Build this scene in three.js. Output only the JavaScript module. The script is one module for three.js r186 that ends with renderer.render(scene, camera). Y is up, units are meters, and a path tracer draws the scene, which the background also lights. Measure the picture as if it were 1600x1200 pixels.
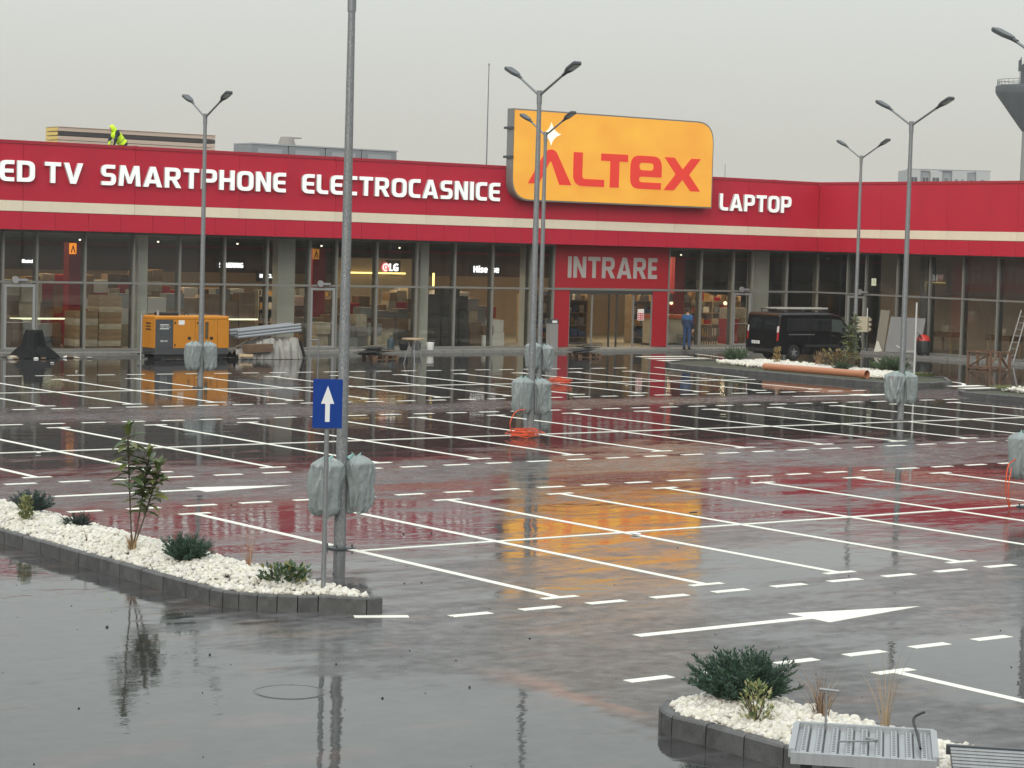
import * as THREE from 'three';
import { RoundedBoxGeometry } from 'three/addons/geometries/RoundedBoxGeometry.js';
import { TextGeometry } from 'three/addons/geometries/TextGeometry.js';
import { FontLoader } from 'three/addons/loaders/FontLoader.js';
import { mergeGeometries } from 'three/addons/utils/BufferGeometryUtils.js';
import { RectAreaLightUniformsLib } from 'three/addons/lights/RectAreaLightUniformsLib.js';

// ------------------------------------------------------------------ camera, sky, sun, exposure
// x runs along the shop front (to the right), z towards the viewer's side, y up; metres.
const scene = new THREE.Scene();
const camera = new THREE.PerspectiveCamera(19.14, 4 / 3, 0.1, 4000);
camera.position.set(-17.828, 4.506, 27.74);
camera.rotation.order = 'YXZ';
camera.rotation.set(-0.06124, -0.63809, 0.0272);

function overcastSky() {                       // a plain overcast dome: paler and brighter with height, a little warm and dim in the haze on the horizon
  const w = 64, h = 512, d = new Float32Array(w * h * 4);
  for (let j = 0; j < h; j++) {
    const el = ((j + 0.5) / h - 0.5) * Math.PI, s = Math.max(0, Math.sin(el)), deg = Math.max(0, el * 57.3);
    const k = 1 - Math.exp(-deg / 6), g = 1 + 1.48 * s;
    let c = [0.510 + 0.140 * k, 0.465 + 0.240 * k, 0.380 + 0.325 * k].map((x) => x * g);
    if (el < 0) c = [0.16, 0.155, 0.15];
    for (let i = 0; i < w; i++) d.set([...c, 1], (j * w + i) * 4);
  }
  const t = new THREE.DataTexture(d, w, h, THREE.RGBAFormat, THREE.FloatType);
  t.mapping = THREE.EquirectangularReflectionMapping; t.magFilter = THREE.LinearFilter; t.minFilter = THREE.LinearFilter; t.needsUpdate = true;
  return t;
}
const sky = overcastSky();
scene.background = sky; scene.environment = sky;
const sun = new THREE.DirectionalLight(new THREE.Color(1, 0.94, 0.85), 1.5);
sun.position.set(-62, 62, 46); sun.target.position.set(25, 0, -25);
sun.castShadow = true; sun.shadow.radius = 60; sun.shadow.mapSize.set(2048, 2048);
Object.assign(sun.shadow.camera, { left: -70, right: 70, top: 70, bottom: -70, near: 1, far: 260 });
scene.add(sun, sun.target);
scene.fog = new THREE.FogExp2(new THREE.Color(0.80, 0.80, 0.79), 0.00025);
const renderer = new THREE.WebGLRenderer({ antialias: true });
renderer.toneMapping = THREE.LinearToneMapping;
renderer.toneMappingExposure = 1;
renderer.shadowMap.enabled = true;
RectAreaLightUniformsLib.init();

// ------------------------------------------------------------------ helpers
const V3 = (x, y, z) => new THREE.Vector3(x, y, z);
function rng(seed) { let s = seed >>> 0; const f = () => { s = (s + 0x6d2b79f5) | 0; let t = Math.imul(s ^ (s >>> 15), 1 | s); t = (t + Math.imul(t ^ (t >>> 7), 61 | t)) ^ t; return ((t ^ (t >>> 14)) >>> 0) / 4294967296; }; f.r = (a, b) => a + (b - a) * f(); f.pick = (l) => l[Math.floor(f() * l.length)]; return f; }
const lin = (r, g, b) => new THREE.Color().setRGB(r, g, b);
const M = (r, g, b, rough = 0.7, o = {}) => new THREE.MeshPhysicalMaterial({ color: lin(r, g, b), roughness: rough, side: THREE.DoubleSide, ...o });
// value noise, tiling with period p
function makeNoise(seed) {
  const R = rng(seed), N = 256, T = new Float32Array(N * N).map(() => R());
  const sm = (t) => t * t * (3 - 2 * t);
  return (x, y, px = 256, py = px) => {
    const xi = Math.floor(x), yi = Math.floor(y), fx = sm(x - xi), fy = sm(y - yi);
    const m = (a, p) => ((a % p) + p) % p, g = (a, b) => T[(m(a, px) % N) + (m(b, py) % N) * N];
    return (g(xi, yi) * (1 - fx) + g(xi + 1, yi) * fx) * (1 - fy) + (g(xi, yi + 1) * (1 - fx) + g(xi + 1, yi + 1) * fx) * fy;
  };
}
const n1 = makeNoise(11), n2 = makeNoise(23), n3 = makeNoise(37);
const fbm = (n, x, y, o = 4) => { let a = 0.5, s = 0, t = 0; for (let i = 0; i < o; i++) { s += a * n(x, y); t += a; x = x * 2.03 + 17.1; y = y * 2.03 + 5.7; a *= 0.5; } return s / t; };
const step = (a, b, x) => { const t = Math.min(1, Math.max(0, (x - a) / (b - a))); return t * t * (3 - 2 * t); };
function tex(w, h, fn, { srgb = false, repeat } = {}) {
  const d = new Uint8Array(w * h * 4);
  for (let j = 0; j < h; j++) for (let i = 0; i < w; i++) { const c = fn(i / w, j / h, i, j), k = (j * w + i) * 4; for (let q = 0; q < 3; q++) d[k + q] = Math.max(0, Math.min(255, (Array.isArray(c) ? c[q] : c) * 255)); d[k + 3] = 255; }
  const t = new THREE.DataTexture(d, w, h); t.wrapS = t.wrapT = THREE.RepeatWrapping; t.magFilter = THREE.LinearFilter; t.minFilter = THREE.LinearMipmapLinearFilter;
  if (srgb) t.colorSpace = THREE.SRGBColorSpace; if (repeat) t.repeat.set(...repeat); t.needsUpdate = true; return t;
}
const used = {};
function numbered(n) { if (used[n] === undefined) { used[n] = 0; return n; } return n + '_' + String(++used[n]).padStart(3, '0'); }
const shade = (o) => { o.traverse((q) => { if (q.isMesh) { q.castShadow = true; q.receiveShadow = true; } }); return o; };
function tag(o, label, category, group, kind) { o.userData = { ...o.userData, label, category }; if (group) o.userData.group = group; if (kind) o.userData.kind = kind; return o; }
function thing(name, label, category, [x, y, z] = [0, 0, 0], ry = 0, group) { const g = new THREE.Group(); g.name = numbered(name); g.position.set(x, y, z); g.rotation.y = ry; scene.add(g); return tag(g, label, category, group); }
function part(parent, name, geo, mat, pos, rot) { const m = new THREE.Mesh(Array.isArray(geo) ? merge(geo) : geo, mat); m.name = name; if (pos) m.position.set(...pos); if (rot) m.rotation.set(...rot); m.castShadow = m.receiveShadow = true; parent.add(m); return m; }
function solo(name, geo, mat, label, category, pos, rot, group) { const m = part(scene, numbered(name), geo, mat, pos, rot); return tag(m, label, category, group); }
function struct(name, geo, mat, label, parent = scene) { const m = part(parent, parent === scene ? numbered(name) : name, geo, mat); if (parent === scene) { m.userData.kind = 'structure'; m.userData.label = label; m.userData.category = name.replace(/_/g, ' '); } return m; }
function copy(src, label, [x, y, z], ry = 0) { const c = src.clone(); c.name = numbered(src.name.replace(/_\d{3}$/, '')); c.userData = { ...src.userData, label }; c.position.set(x, y, z); c.rotation.y = ry; scene.add(c); return c; }
function merge(list) { return mergeGeometries(list.map((g) => { const q = g.index ? g.toNonIndexed() : g.clone(); for (const k of Object.keys(q.attributes)) if (!['position', 'normal', 'uv'].includes(k)) q.deleteAttribute(k); return q; })); }
const at = (g, x, y, z, rx = 0, ry = 0, rz = 0) => g.clone().applyMatrix4(new THREE.Matrix4().compose(V3(x, y, z), new THREE.Quaternion().setFromEuler(new THREE.Euler(rx, ry, rz, 'YXZ')), V3(1, 1, 1)));
const box = (w, h, d, x = 0, y = 0, z = 0) => new THREE.BoxGeometry(w, h, d).translate(x, y, z);
const span = (x0, x1, y0, y1, z0, z1) => box(x1 - x0, y1 - y0, z1 - z0, (x0 + x1) / 2, (y0 + y1) / 2, (z0 + z1) / 2);
const rbox = (w, h, d, r = 0.02, x = 0, y = 0, z = 0, s = 2) => new RoundedBoxGeometry(w, h, d, s, r).translate(x, y, z);
function rod(a, b, r0, r1 = r0, n = 10) { const d = b.clone().sub(a), g = new THREE.CylinderGeometry(r1, r0, d.length(), n); g.translate(0, d.length() / 2, 0); g.applyQuaternion(new THREE.Quaternion().setFromUnitVectors(V3(0, 1, 0), d.normalize())); return g.translate(a.x, a.y, a.z); }
function beam(a, b, w, h) { const d = b.clone().sub(a), L = d.length(), g = new THREE.BoxGeometry(w, h, L); const m = new THREE.Matrix4().lookAt(b, a, Math.abs(d.y) > 0.95 * L ? V3(1, 0, 0) : V3(0, 1, 0)); g.applyMatrix4(m); const c = a.clone().add(b).multiplyScalar(0.5); return g.translate(c.x, c.y, c.z); }
const tube = (pts, r, n = 24, k = 6, closed = false) => new THREE.TubeGeometry(new THREE.CatmullRomCurve3(pts, closed), n, r, k, closed);
const flat = (x0, x1, z0, z1, y) => { const g = new THREE.PlaneGeometry(x1 - x0, z1 - z0); g.rotateX(-Math.PI / 2); return g.translate((x0 + x1) / 2, y, (z0 + z1) / 2); };
function path(s, sh = new THREE.Shape()) { const t = s.match(/[MLQZ]|-?[\d.]+/g); let i = 0; const n = () => +t[i++]; while (i < t.length) { const c = t[i++]; if (c === 'M') sh.moveTo(n(), n()); else if (c === 'L') sh.lineTo(n(), n()); else if (c === 'Q') sh.quadraticCurveTo(n(), n(), n(), n()); else sh.closePath(); } return sh; }
const poly = (pts) => new THREE.Shape(pts.map((p) => new THREE.Vector2(...p)));
const ext = (sh, depth, bevel = 0, seg = 4) => new THREE.ExtrudeGeometry(sh, { depth, bevelEnabled: bevel > 0, bevelThickness: bevel, bevelSize: bevel, bevelOffset: -bevel, bevelSegments: 1, curveSegments: seg });
class Tris { constructor() { this.p = []; this.c = []; } tri(a, b, c, col) { this.p.push(a.x, a.y, a.z, b.x, b.y, b.z, c.x, c.y, c.z); for (let i = 0; i < 3; i++) this.c.push(...col); } quad(a, b, c, d, col) { this.tri(a, b, c, col); this.tri(a, c, d, col); }
  geo() { const g = new THREE.BufferGeometry(); g.setAttribute('position', new THREE.Float32BufferAttribute(this.p, 3)); g.setAttribute('color', new THREE.Float32BufferAttribute(this.c, 3)); g.computeVertexNormals(); return g; } }
// smooth surface of a signed distance field (surface nets)
function sdfMesh(f, lo, hi, cell) {
  const n = lo.map((a, i) => Math.ceil((hi[i] - a) / cell) + 1), [nx, ny, nz] = n, val = new Float32Array(nx * ny * nz), id = (i, j, k) => i + nx * (j + ny * k);
  for (let k = 0; k < nz; k++) for (let j = 0; j < ny; j++) for (let i = 0; i < nx; i++) val[id(i, j, k)] = f(lo[0] + i * cell, lo[1] + j * cell, lo[2] + k * cell);
  const vi = new Int32Array(nx * ny * nz).fill(-1), pos = [], ix = [];
  for (let k = 0; k < nz - 1; k++) for (let j = 0; j < ny - 1; j++) for (let i = 0; i < nx - 1; i++) {
    let c = 0, sx = 0, sy = 0, sz = 0; const v = (a, b, d) => val[id(i + a, j + b, k + d)];
    for (let e = 0; e < 12; e++) { const ax = e >> 2, p = e & 1, q = (e >> 1) & 1; const A = ax === 0 ? [0, p, q] : ax === 1 ? [p, 0, q] : [p, q, 0], Bq = A.slice(); Bq[ax] = 1; const a = v(...A), b = v(...Bq); if (a < 0 !== b < 0) { const t = a / (a - b); sx += A[0] + (Bq[0] - A[0]) * t; sy += A[1] + (Bq[1] - A[1]) * t; sz += A[2] + (Bq[2] - A[2]) * t; c++; } }
    if (c) { vi[id(i, j, k)] = pos.length / 3; pos.push(lo[0] + (i + sx / c) * cell, lo[1] + (j + sy / c) * cell, lo[2] + (k + sz / c) * cell); }
  }
  for (let k = 1; k < nz - 1; k++) for (let j = 1; j < ny - 1; j++) for (let i = 1; i < nx - 1; i++) {
    const a = val[id(i, j, k)] < 0, face = (b, q) => { if (a === b) return; const [p0, p1, p2, p3] = q.map((x) => vi[x]); if (a) ix.push(p0, p1, p2, p0, p2, p3); else ix.push(p0, p2, p1, p0, p3, p2); };
    face(val[id(i + 1, j, k)] < 0, [id(i, j - 1, k - 1), id(i, j, k - 1), id(i, j, k), id(i, j - 1, k)]);
    face(val[id(i, j + 1, k)] < 0, [id(i - 1, j, k - 1), id(i - 1, j, k), id(i, j, k), id(i, j, k - 1)]);
    face(val[id(i, j, k + 1)] < 0, [id(i - 1, j - 1, k), id(i, j - 1, k), id(i, j, k), id(i - 1, j, k)]);
  }
  const g = new THREE.BufferGeometry(); g.setAttribute('position', new THREE.Float32BufferAttribute(pos, 3)); g.setIndex(ix); g.computeVertexNormals(); return g;
}
const capsule = (a, b, ra, rb) => (x, y, z) => { const bx = b[0] - a[0], by = b[1] - a[1], bz = b[2] - a[2], t = Math.max(0, Math.min(1, ((x - a[0]) * bx + (y - a[1]) * by + (z - a[2]) * bz) / (bx * bx + by * by + bz * bz))); return Math.hypot(x - a[0] - bx * t, y - a[1] - by * t, z - a[2] - bz * t) - (ra + (rb - ra) * t); };
const ellip = (c, r) => (x, y, z) => { const k = Math.hypot((x - c[0]) / r[0], (y - c[1]) / r[1], (z - c[2]) / r[2]); return (k - 1) * Math.min(...r); };
const blend = (fs, k) => (x, y, z) => { let d = 9; for (const f of fs) { const e = f(x, y, z), h = Math.max(0, Math.min(1, 0.5 + 0.5 * (e - d) / k)); d = e * (1 - h) + d * h - k * h * (1 - h); } return d; };
const font = await new FontLoader().loadAsync('fonts/droid/droid_sans_bold.typeface.json');
function text(s, size, depth) { const g = new TextGeometry(s, { font, size, depth, curveSegments: 4, bevelEnabled: false }); g.computeBoundingBox(); return g; }
function textIn(s, x0, x1, y0, y1, depth) { const g = text(s, 1, depth), b = g.boundingBox; g.translate(-b.min.x, -b.min.y, 0); g.scale((x1 - x0) / (b.max.x - b.min.x), (y1 - y0) / (b.max.y - b.min.y), 1); return g.translate(x0, y0, 0); }
function canvasTex(w, h, draw) { const c = document.createElement('canvas'); c.width = w; c.height = h; draw(c.getContext('2d'), w, h); const t = new THREE.CanvasTexture(c); t.colorSpace = THREE.SRGBColorSpace; return t; }

// ------------------------------------------------------------------ shared materials
const tConcrete = tex(512, 512, (x, y) => { const a = n1(x * 16, y * 16, 16), b = n2(x * 128, y * 128, 128), c = n3(x * 5, y * 5, 5); return 0.62 + 0.16 * a + 0.16 * b + 0.1 * c; }, { srgb: true });
const tPaint = tex(256, 256, (x, y) => { const a = fbm(n2, x * 40, y * 40, 3), b = n1(x * 120, y * 120, 120); return 0.93 + 0.07 * a - 0.22 * step(0.86, 0.97, b); }, { srgb: true });
const tSpangle = tex(256, 256, (x, y) => { const a = n1(x * 40, y * 40, 40), b = n2(x * 16, y * 64, 16, 64); return 0.66 + 0.3 * Math.round(a * 4) / 4 + 0.08 * b; }, { srgb: true, repeat: [2, 12] });
const tPanel = tex(512, 512, (x, y) => { const a = fbm(n1, x * 6, y * 3, 3), b = n2(x * 60, y * 40, 60, 40); return 0.90 + 0.08 * a + 0.015 * b; }, { srgb: true });
const tCard = tex(256, 256, (x, y) => { const a = n1(x * 4, y * 4, 4), b = n2(x * 8, y * 120, 8, 120); return 0.78 + 0.14 * a + 0.1 * b; }, { srgb: true });
const tWood = tex(256, 256, (x, y) => { const a = n1(x * 60 + 3 * n2(x * 3, y * 2, 3, 2), y * 2, 256, 2), b = n3(x * 6, y * 20, 6, 20); return 0.62 + 0.3 * a + 0.12 * b; }, { srgb: true });
const tCloth = tex(256, 256, (x, y) => fbm(n1, x * 8, y * 8, 4));
const mat = {
  galv: M(0.34, 0.35, 0.355, 0.45, { metalness: 0.55, map: tSpangle }), alu: M(0.36, 0.36, 0.36, 0.4, { metalness: 0.4 }), darkMetal: M(0.07, 0.075, 0.08, 0.45, { metalness: 0.3 }),
  red: M(0.54, 0.012, 0.040, 0.5, { map: tPanel, specularIntensity: 0.8 }), redCap: M(0.36, 0.012, 0.03, 0.35), redSheet: M(0.36, 0.006, 0.016, 0.5), cream: M(0.86, 0.75, 0.58, 0.45, { map: tPanel }),
  white: M(0.80, 0.80, 0.78, 0.4), paint: M(0.80, 0.78, 0.70, 0.6, { map: tPaint }), concrete: M(0.30, 0.29, 0.27, 0.75, { map: tConcrete }), kerb: M(0.115, 0.112, 0.11, 0.55, { map: tConcrete }), kerbWet: M(0.10, 0.10, 0.10, 0.35, { map: tConcrete }),
  glass: M(0.93, 0.93, 0.91, 0.02, { transmission: 1, thickness: 0, ior: 1.5 }), mull: M(0.20, 0.195, 0.18, 0.45), mullDark: M(0.045, 0.043, 0.04, 0.5),
  interior: M(0.16, 0.15, 0.14, 0.8), dark: M(0.045, 0.04, 0.038, 0.8), floor: M(0.34, 0.32, 0.28, 0.3), column: M(0.46, 0.46, 0.42, 0.6), black: M(0.012, 0.012, 0.013, 0.5), rubber: M(0.018, 0.018, 0.018, 0.75),
  card: M(0.34, 0.22, 0.115, 0.85, { map: tCard }), cardDark: M(0.17, 0.105, 0.065, 0.85, { map: tCard }), cardPale: M(0.52, 0.45, 0.34, 0.85, { map: tCard }), applWhite: M(0.66, 0.66, 0.63, 0.35), applGrey: M(0.26, 0.27, 0.27, 0.35, { metalness: 0.3 }),
  wood: M(0.24, 0.135, 0.08, 0.7, { map: tWood }), woodPale: M(0.55, 0.40, 0.24, 0.7, { map: tWood }), orange: M(0.75, 0.09, 0.02, 0.4), tarp: M(0.27, 0.255, 0.23, 0.5, { bumpMap: tCloth, bumpScale: 0.02 }), blackSheet: M(0.004, 0.004, 0.005, 0.6, { specularIntensity: 0.4 }),
};
// ------------------------------------------------------------------ ground
const LX0 = -20, LX1 = 64, LZ0 = -54, LZ1 = 22;               // extent of the asphalt sheet
// how far the water film breaks open (0 = standing water, 1 = only damp asphalt with its grain showing)
function dryness(x, z) {
  let b = -0.02;
  const band = (c, w, k) => { b += k * Math.exp(-(((z - c) / w) ** 2)); };
  band(-23.6, 1.6, 0.20); band(-8.6, 1.9, 0.20); band(-12.4, 1.0, 0.04); band(7.6, 2.2, 0.16); band(1.5, 3.0, 0.05); band(-40.5, 1.2, 0.05);
  b += 0.26 * step(-4.25, -3.7, x) * step(0.8, -1.6, x) * step(4.2, 5.2, z);
  b -= 0.22 * step(-4.4, -6.5, x) * step(-2, 3, z); b -= 0.12 * step(8.5, 10.5, z) * step(-1.5, 1, x);
  b -= 0.24 * step(-25, -27.5, z); b -= 0.08 * step(-10.5, -13, z) * step(-22.5, -20.5, z);
  const a = fbm(n1, x * 0.16 + 3, z * 0.42 + 9, 4), s = fbm(n2, x * 0.5 + 40, z * 2.1 + 7, 4), q = fbm(n3, x * 1.6, z * 5.2, 3), r = fbm(n1, x * 5 + 7, z * 12, 2);
  return step(0.43, 0.66, b + 0.37 * a + 0.28 * s + 0.21 * q + 0.14 * r);
}
const WX = LX1 - LX0, WZ = LZ1 - LZ0, DN = 2048, dryMap = new Float32Array(DN * DN);
for (let j = 0; j < DN; j++) for (let i = 0; i < DN; i++) dryMap[j * DN + i] = dryness(LX0 + (i / DN) * WX, LZ1 - (j / DN) * WZ);
const tAsphalt = tex(DN, DN, (i, j, pi, pj) => {
  const x = LX0 + i * WX, z = LZ1 - j * WZ, g = n2(i * 1024, j * 1024, 1024) * 0.5 + n1(i * 500, j * 500, 500) * 0.5, p = fbm(n3, x * 0.3, z * 0.3, 3), dr = dryMap[pj * DN + pi];
  const k = (0.50 + 0.24 * g + 0.24 * p) * (1 + 0.5 * dr * (0.3 + 1.4 * fbm(n2, x * 2.2, z * 6, 3)));
  let c = [0.30 * k, 0.295 * k, 0.295 * k];
  const md = Math.exp(-(((x + 3.72) / 0.26) ** 2)) * step(7.8, 9.6, z) * step(11.6, 10.7, z) * step(0.34, 0.55, fbm(n1, x * 3.1, z * 1.1, 3)), m2 = step(0.66, 0.74, fbm(n2, x * 0.7 + 9, z * 1.9, 4)) * 0.35;
  const m = Math.min(1, md + m2);                                   // reddish clay washed off the building site
  return [c[0] + 0.14 * m, c[1] + 0.055 * m, c[2] + 0.02 * m];
}, { srgb: true });
const tWet = tex(DN, DN, (i, j, pi, pj) => { const d = dryMap[pj * DN + pi], f = n1(i * 700, j * 700, 700); return 0.03 + d * (0.12 + 0.15 * f) + 0.012 * f; });
const tRipple = tex(1024, 1024, (i, j) => { let s = 0, a = 0.5, k = 8; for (let o = 0; o < 6; o++) { s += a * n1(i * k * 0.5 + o * 13, j * k + o * 7, k / 2, k); a *= 0.56; k *= 2; } return s * 0.9; }, { repeat: [WX / 5, WZ / 5] });
const tSpec = (() => { const d = new Uint8Array(DN * DN * 4); for (let k = 0; k < DN * DN; k++) { d[k * 4] = d[k * 4 + 1] = d[k * 4 + 2] = 255; d[k * 4 + 3] = 255 * (1 - 0.78 * dryMap[k]); } const t = new THREE.DataTexture(d, DN, DN); t.magFilter = THREE.LinearFilter; t.needsUpdate = true; return t; })();   // broken film on the damp crown mirrors less than standing water
const asphalt = new THREE.MeshPhysicalMaterial({ color: 0xffffff, map: tAsphalt, roughness: 1, roughnessMap: tWet, ior: 1.34, specularIntensity: 1, specularIntensityMap: tSpec, bumpMap: tRipple, bumpScale: 0.0048 });
const outer = struct('ground', flat(-700, 900, -900, 500, -0.03), M(0.06, 0.06, 0.058, 0.5), 'dull wet ground stretching away around the car park');
const park = struct('car_park', flat(LX0, LX1, LZ0, LZ1, 0), asphalt, 'wet black asphalt of the car park with puddles mirroring the shop');
park.position.y = 0;

// painted lines: each is a thin sheet of its own lying on the asphalt
const Y1 = 0.004, Y2 = 0.006, Y3 = 0.008;
const lineGeo = {};
function lineBox(w, d, y) { const g = box(w, y + 0.004, d, 0, y / 2 - 0.002, 0), uv = g.attributes.uv, p = g.attributes.position; for (let i = 0; i < uv.count; i++) uv.setXY(i, p.getX(i) * 0.8 + 0.31 * d, p.getZ(i) * 0.8); return g; }
function stripe(name, x0, x1, z0, z1, y) { const w = +(x1 - x0).toFixed(3), d = +(z1 - z0).toFixed(3), k = w + '/' + d; lineGeo[k + y] ??= lineBox(w, d, y); return part(park, name, lineGeo[k + y], mat.paint, [(x0 + x1) / 2, 0, (z0 + z1) / 2]); }
const XEND = 36.6, LW = 0.13, HL = 4.85;
const rows = [{ c: 0.05, x0: 0, n: 16 }, { c: -15.35, x0: 0, n: 16 }, { c: -31.35, x0: 0, n: 16 }];
const rowMid = [0, -15.71, -31.52];
rows.forEach((r, q) => {
  for (let j = 0; j < r.n; j++) {
    const x = 2.5 * j; if (x > XEND) continue;
    stripe('stall_line', x - LW / 2, x + LW / 2, rowMid[q] - HL, rowMid[q] + HL, Y1);
    for (const s of [-1, 1]) stripe('stall_line_end', x - 0.28, x + 0.28, rowMid[q] + s * HL - 0.06, rowMid[q] + s * HL + 0.06, Y2);
  }
  stripe('row_line', 0.05, XEND, r.c - 0.05, r.c + 0.05, Y3);
});
for (const [z, a] of [[5.42, -2.1], [-5.83, -1.77], [-9.97, -1.02], [-21.6, -1.3], [-25.75, -1.2], [-38.2, -1.2], [9.66, -2.82]])
  for (let x = a; x < 36.4; x += 1.057) stripe('dashed_line', x, x + 0.59, z - 0.075, z + 0.075, Y1);
part(park, 'dashed_line', lineBox(0.66, 0.16, Y1), mat.paint, [-2.86, 0, 5.05], [0, -0.45, 0]);
for (const x of [0.12, 2.62, 5.12]) { stripe('stall_line', x - LW / 2, x + LW / 2, 10.62, 15.4, Y1); stripe('stall_line_end', x - 0.28, x + 0.28, 10.55, 10.69, Y2); }
function arrow(x0, z) { const g = ext(poly([[0, -0.08], [2.75, -0.08], [2.75, -0.37], [4.72, 0], [2.75, 0.37], [2.75, 0.08], [0, 0.08]]), 0.008); g.rotateX(-Math.PI / 2); part(park, 'direction_arrow', g, mat.paint, [x0, Y1 - 0.008, z]); }
arrow(-0.95, 7.55); arrow(-1.05, -7.93); arrow(31.5, -24.0);
// pedestrian crossings beside the planted islands
for (const [x0, x1, z] of [[42.5, 45.3, -44.85], [41.9, 45.1, -43.5], [41.4, 44.9, -42.2], [41.2, 44.4, -40.95], [41.0, 42.6, -39.5]]) stripe('crossing_bar', x0, x1, z - 0.25, z + 0.25, Y1);
for (const [x0, x1, z] of [[41.4, 43.0, -26.6], [40.9, 42.5, -25.6], [40.7, 42.3, -24.65], [40.3, 41.5, -23.7]]) stripe('crossing_bar', x0, x1, z - 0.22, z + 0.22, Y1);
{ const g = (a, b) => { const m = part(park, 'edge_line', lineBox(0.14, Math.hypot(b[0] - a[0], b[1] - a[1]), Y1), mat.paint, [(a[0] + b[0]) / 2, 0, (a[1] + b[1]) / 2], [0, Math.atan2(b[0] - a[0], b[1] - a[1]), 0]); return m; };
  g([47.0, -46.4], [45.7, -41.8]); g([37.9, -38.3], [37.0, -32.2]);
  const arc = []; for (let i = 0; i <= 10; i++) { const a = -1.2 + i * 0.24; arc.push([41.0 + 2.6 * Math.cos(a), -28.9 + 2.6 * Math.sin(a) * 0.9]); } for (let i = 0; i < 10; i++) g(arc[i], arc[i + 1]); }
{ const R = rng(91), g = new THREE.IcosahedronGeometry(1, 0), im = new THREE.InstancedMesh(g, M(0.012, 0.012, 0.012, 0.7), 150), m4 = new THREE.Matrix4(); for (let i = 0; i < 150; i++) { const s = 0.005 + 0.012 * R() ** 4, x = R.r(-10, 8), z = R.r(-6, 15); m4.compose(V3(x, s * 0.4, z), new THREE.Quaternion().setFromEuler(new THREE.Euler(R.r(0, 3), R.r(0, 3), 0)), V3(s * 1.3, s, s)); im.setMatrixAt(i, m4); } im.name = 'loose_grit'; tag(im, 'scattered black grit on the wet asphalt in the foreground', 'grit', null, 'stuff'); scene.add(im); }
// manhole cover sunk in the near puddle
{ const t = thing('manhole_cover', 'round iron manhole cover under the puddle left of the near planted island', 'manhole', [-6.17, 0, 8.46]);
  part(t, 'rim', new THREE.TorusGeometry(0.36, 0.013, 6, 40).rotateX(Math.PI / 2), M(0.05, 0.05, 0.05, 0.15), [0, -0.008, 0]); part(t, 'lid', new THREE.CylinderGeometry(0.335, 0.335, 0.012, 40), M(0.05, 0.05, 0.05, 0.12, { ior: 1.36 }), [0, -0.003, 0]); }

// ------------------------------------------------------------------ planted islands: kerb stones, soil, white pebbles
function pebbleGeo(R) { const g = new THREE.IcosahedronGeometry(1, 1), p = g.attributes.position, m = new Map(); for (let i = 0; i < p.count; i++) { const k = [p.getX(i), p.getY(i), p.getZ(i)].map((a) => a.toFixed(3)).join(); if (!m.has(k)) m.set(k, 0.82 + 0.36 * R()); const s = m.get(k); p.setXYZ(i, p.getX(i) * s, p.getY(i) * s * 0.66, p.getZ(i) * s * 0.85); } g.computeVertexNormals(); return g; }
const pebble = pebbleGeo(rng(5)), mPebble = M(0.63, 0.605, 0.55, 0.6);
function inside(pts, x, z) { let c = false; for (let i = 0, j = pts.length - 1; i < pts.length; j = i++) { const [xi, zi] = pts[i], [xj, zj] = pts[j]; if (zi > z !== zj > z && x < ((xj - xi) * (z - zi)) / (zj - zi) + xi) c = !c; } return c; }
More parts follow.
